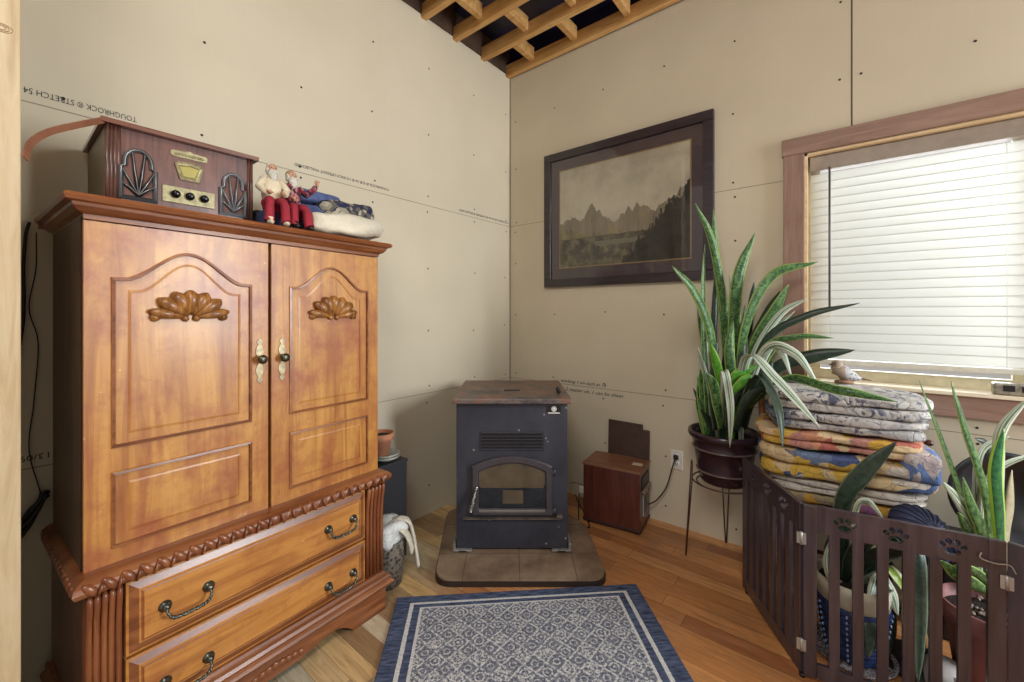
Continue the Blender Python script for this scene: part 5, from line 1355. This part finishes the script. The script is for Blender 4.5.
def gate_panel(p0, p1):
    p0 = Vector(p0); p1 = Vector(p1); L = (p1 - p0).length; a = math.atan2(p1.y - p0.y, p1.x - p0.x)
    org = Vector((2.0, -0.80, 0)); M = T(p0.x - org.x, p0.y - org.y, 0) @ RZ(a)
    th = 0.009
    def fin(b, name, mat, par): 
        bmesh.ops.transform(b.bm, matrix=M, verts=b.bm.verts[:]); return b.build(name, mat, par)
    root = bpy.data.objects.new('panel', bpy.data.meshes.new('panel')); bpy.data.objects.remove(root)
    b = MB()
    n = 6; st = 0.042; sw = 0.030; gap = (L - 2 * st - n * sw) / (n + 1)
    b.box(0.002, st, -th, th, 0.012, GH, 0.003); b.box(L - st, L - 0.002, -th, th, 0.012, GH, 0.003)
    holes = []
    for k in range(3): holes += paw(L * (0.235 + 0.265 * k), GH - 0.050)
    plate_with_holes(b, st, L - st, GH - 0.092, GH, holes, -th + 0.001, th - 0.001)
    b.box(st, L - st, -th + 0.001, th - 0.001, 0.012, 0.062, 0.001)
    fr = fin(b, 'gate_panel', M_gate, gt)
    for k in range(n):
        x = st + gap * (k + 1) + sw * k
        s = MB(); s.box(x, x + sw, -th + 0.002, th - 0.002, 0.062, GH - 0.092, 0.001); fin(s, 'slat', M_gate, fr)
    return fr
G = [(1.745, -0.392), (1.999, -0.802), (2.497, -0.722), (2.96, -0.90)]
for i in range(3): gate_panel((*G[i], 0), (*G[i + 1], 0))
for i in (1, 2):
    for z in (0.12, 0.50):
        b = MB(); x, y = G[i][0] - 2.0, G[i][1] + 0.80
        b.cyl((x - 0.002, y - 0.014, z - 0.022), (x - 0.002, y - 0.014, z + 0.022), 0.005, n=10)
        b.box(x - 0.016, x + 0.012, y - 0.016, y - 0.011, z - 0.020, z + 0.020, 0.001)
        b.build('hinge', M_hinge, gt)
for i, (x, y) in enumerate(G):
    b = MB(); b.cyl((x - 2.0 + (0.02 if i == 0 else -0.02 if i == 3 else 0), y + 0.80 + (-0.03 if i == 0 else 0), 0.0), (x - 2.0 + (0.02 if i == 0 else -0.02 if i == 3 else 0), y + 0.80 + (-0.03 if i == 0 else 0), 0.0125), 0.010, n=12); b.build('foot', M_black, gt)
b = MB(); b.tube(catmull([(0.442, 0.058, 0.575), (0.44, 0.052, 0.56), (0.47, 0.055, 0.553), (0.50, 0.062, 0.555), (0.512, 0.06, 0.535)], 6), 0.002, 6)
b.build('twine', plain('twine', '#9a8f84', 0.9), gt)

# ================================================================== pots and plants behind the gate
bpnt = thing('potted_plant', 'leafy plant in a navy ribbed pot behind the gate', 'plant', (2.14, -0.565, 0.022))
def bluemat():
    k = NT('navy_glaze', 0.2); v = k.coord(); n = k.noise(v, 30, 3); k.base(k.ramp(n, [(0.4, '#16234a'), (0.7, '#2c4270')])); return k.m
b = MB(); prof = [(0, 0.0), (0.075, 0.0)]
for i in range(34):
    z = 0.004 + 0.20 * i / 33; prof.append((0.080 + 0.034 * (i / 33) ** 0.7 + (0.0035 if i % 3 == 1 else 0), z))
prof += [(0.112, 0.207), (0.105, 0.206)]
b.lathe(prof, 44); pot2 = b.build('pot', bluemat(), bpnt)
b = MB()
for j in range(9):
    for k in range(22):
        if (k // 2) % 2: continue
        a = 2 * PI * k / 22; r = 0.083 + 0.034 * ((j + 0.5) / 9) ** 0.7; b.ball((r * math.cos(a), r * math.sin(a), 0.014 + j * 0.0215), 0.004, 0.004, 0.006, 6)
b.build('relief_beads', plain('bead_glaze', '#7f98ba', 0.15), pot2)
b = MB(); b.lathe([(0.104, 0.205), (0.110, 0.21), (0.116, 0.255), (0.118, 0.295), (0.113, 0.292), (0.110, 0.25), (0.10, 0.215)], 36); b.build('liner', plain('cream_liner', '#b9b19c', 0.7, var=0.15), bpnt)
b = MB(); b.lathe([(0, 0.262), (0.06, 0.26), (0.112, 0.255)], 24); b.build('soil', M_soil, bpnt)
leaves(bpnt, BLUE, 300)
b = MB()
b.lathe([(0, 0.0), (0.118, 0.0), (0.135, 0.018), (0.131, 0.020), (0.114, 0.006), (0, 0.006)], 36)
o = tag(b.build('speckled_saucer', fabric('speckle', ['#5c5050', '#8d8484', '#a59c9c', '#453c40'], 300, 0.6)), 'speckled grey saucer under the navy pot', 'saucer'); o.location = (2.14, -0.565, 0.001)
for ob in (bpnt,): ob.location.z = 0.0085

pk = thing('potted_snake_plant', 'snake plant in a dusky pink pot at the right behind the gate', 'plant', (2.515, -0.470, 0.001))
b = MB(); b.lathe([(0, 0.0), (0.088, 0.0), (0.118, 0.225), (0.128, 0.228), (0.134, 0.290), (0.127, 0.292), (0.120, 0.240), (0.115, 0.23)], 40); b.build('pot', plain('dusky_pink_pot', '#8e5a58', 0.55, var=0.1), pk)
b = MB(); b.lathe([(0, 0.262), (0.06, 0.258), (0.122, 0.25)], 28); b.build('soil', M_soil, pk)
rp = random.Random(9)
b = MB()
for k in range(40):
    a = rp.uniform(0, 2 * PI); r = rp.uniform(0.02, 0.105); b.ball((r * math.cos(a), r * math.sin(a), 0.264), rp.uniform(.005, .010), rp.uniform(.005, .010), .005, 8)
g = b.build('gravel', plain('gravel', '#8a7a6c', 0.8, var=0.4, scale=60), pk); g['kind'] = 'stuff'
leaves(pk, RIGHT, 500)

# navy ribbed shade-like dome leaning behind the gate
b = MB(); prof = []
for i in range(15):
    a = i / 14 * PI / 2; prof.append((0.118 * math.sin(a), 0.075 * math.cos(a)))
b.lathe(prof, 40); b.lathe([(0.118, 0), (0.122, -0.004), (0.118, -0.008), (0.112, -0.004)], 40)
for k in range(20):
    a = 2 * PI * k / 20; b.tube([(0.119 * math.sin(t) * math.cos(a), 0.119 * math.sin(t) * math.sin(a), 0.076 * math.cos(t)) for t in [0.15 + 1.4 * q / 9 for q in range(10)]], 0.004, 6)
navy = b.build('navy_basket', plain('navy_weave', '#2b304c', 0.7, var=0.3, scale=60, bump=0.4))
tag(navy, 'navy ribbed dome shaped basket tilted behind the middle gate panel', 'basket')
navy.scale = (0.86, 0.86, 0.86); navy.location = (2.335, -0.50, 0.495); navy.rotation_euler = (math.radians(35), math.radians(38), 0)
# what it rests on
b = MB(); b.lathe([(0, 0), (0.12, 0), (0.122, 0.01), (0.02, 0.02), (0.016, 0.04), (0.016, 0.42), (0.03, 0.43), (0.07, 0.435), (0.07, 0.442), (0, 0.442)], 28)
o = tag(b.build('small_pedestal', plain('pedestal_black', '#221f22', 0.5)), 'dark slim pedestal under the navy ribbed basket', 'stand'); o.location = (2.335, -0.485, 0)

# black round tub leaning against the wall behind the right plant
b = MB(); b.lathe([(0, 0.0), (0.13, 0.0), (0.16, 0.05), (0.175, 0.055), (0.175, 0.062), (0.155, 0.058), (0.125, 0.01), (0, 0.01)], 40)
o = tag(b.build('black_tray', plain('black_tray', '#1d2126', 0.4, var=0.2)), 'round black tray propped upright behind the pink potted plant', 'tray')
o.location = (2.60, -0.145, 0.585); o.rotation_euler = (math.radians(82), 0, math.radians(10))
b = MB(); b.box(-0.2, 0.2, -0.09, 0.09, 0, 0.40, 0.008)
o = tag(b.build('storage_box', plain('dark_box', '#2a2627', 0.6)), 'dark box on the floor behind the pink potted plant', 'box'); o.location = (2.62, -0.16, 0.0)

# pale grey rounded tub lying by the gate
b = MB(); b.tube([(0, -0.07, 0.056), (0, -0.05, 0.056), (0, 0.04, 0.056), (0, 0.07, 0.056)], [0.030, 0.054, 0.054, 0.035], 22)
b.tube([(0.0, -0.04, 0.09), (0.05, -0.06, 0.082), (0.085, -0.07, 0.06)], [0.018, 0.015, 0.011], 10)
o = tag(b.build('grey_container', plain('pale_grey_plastic', '#a7a29f', 0.45)), 'rounded pale grey plastic container on the floor beside the pink pot', 'container'); o.location = (2.385, -0.585, 0.0)
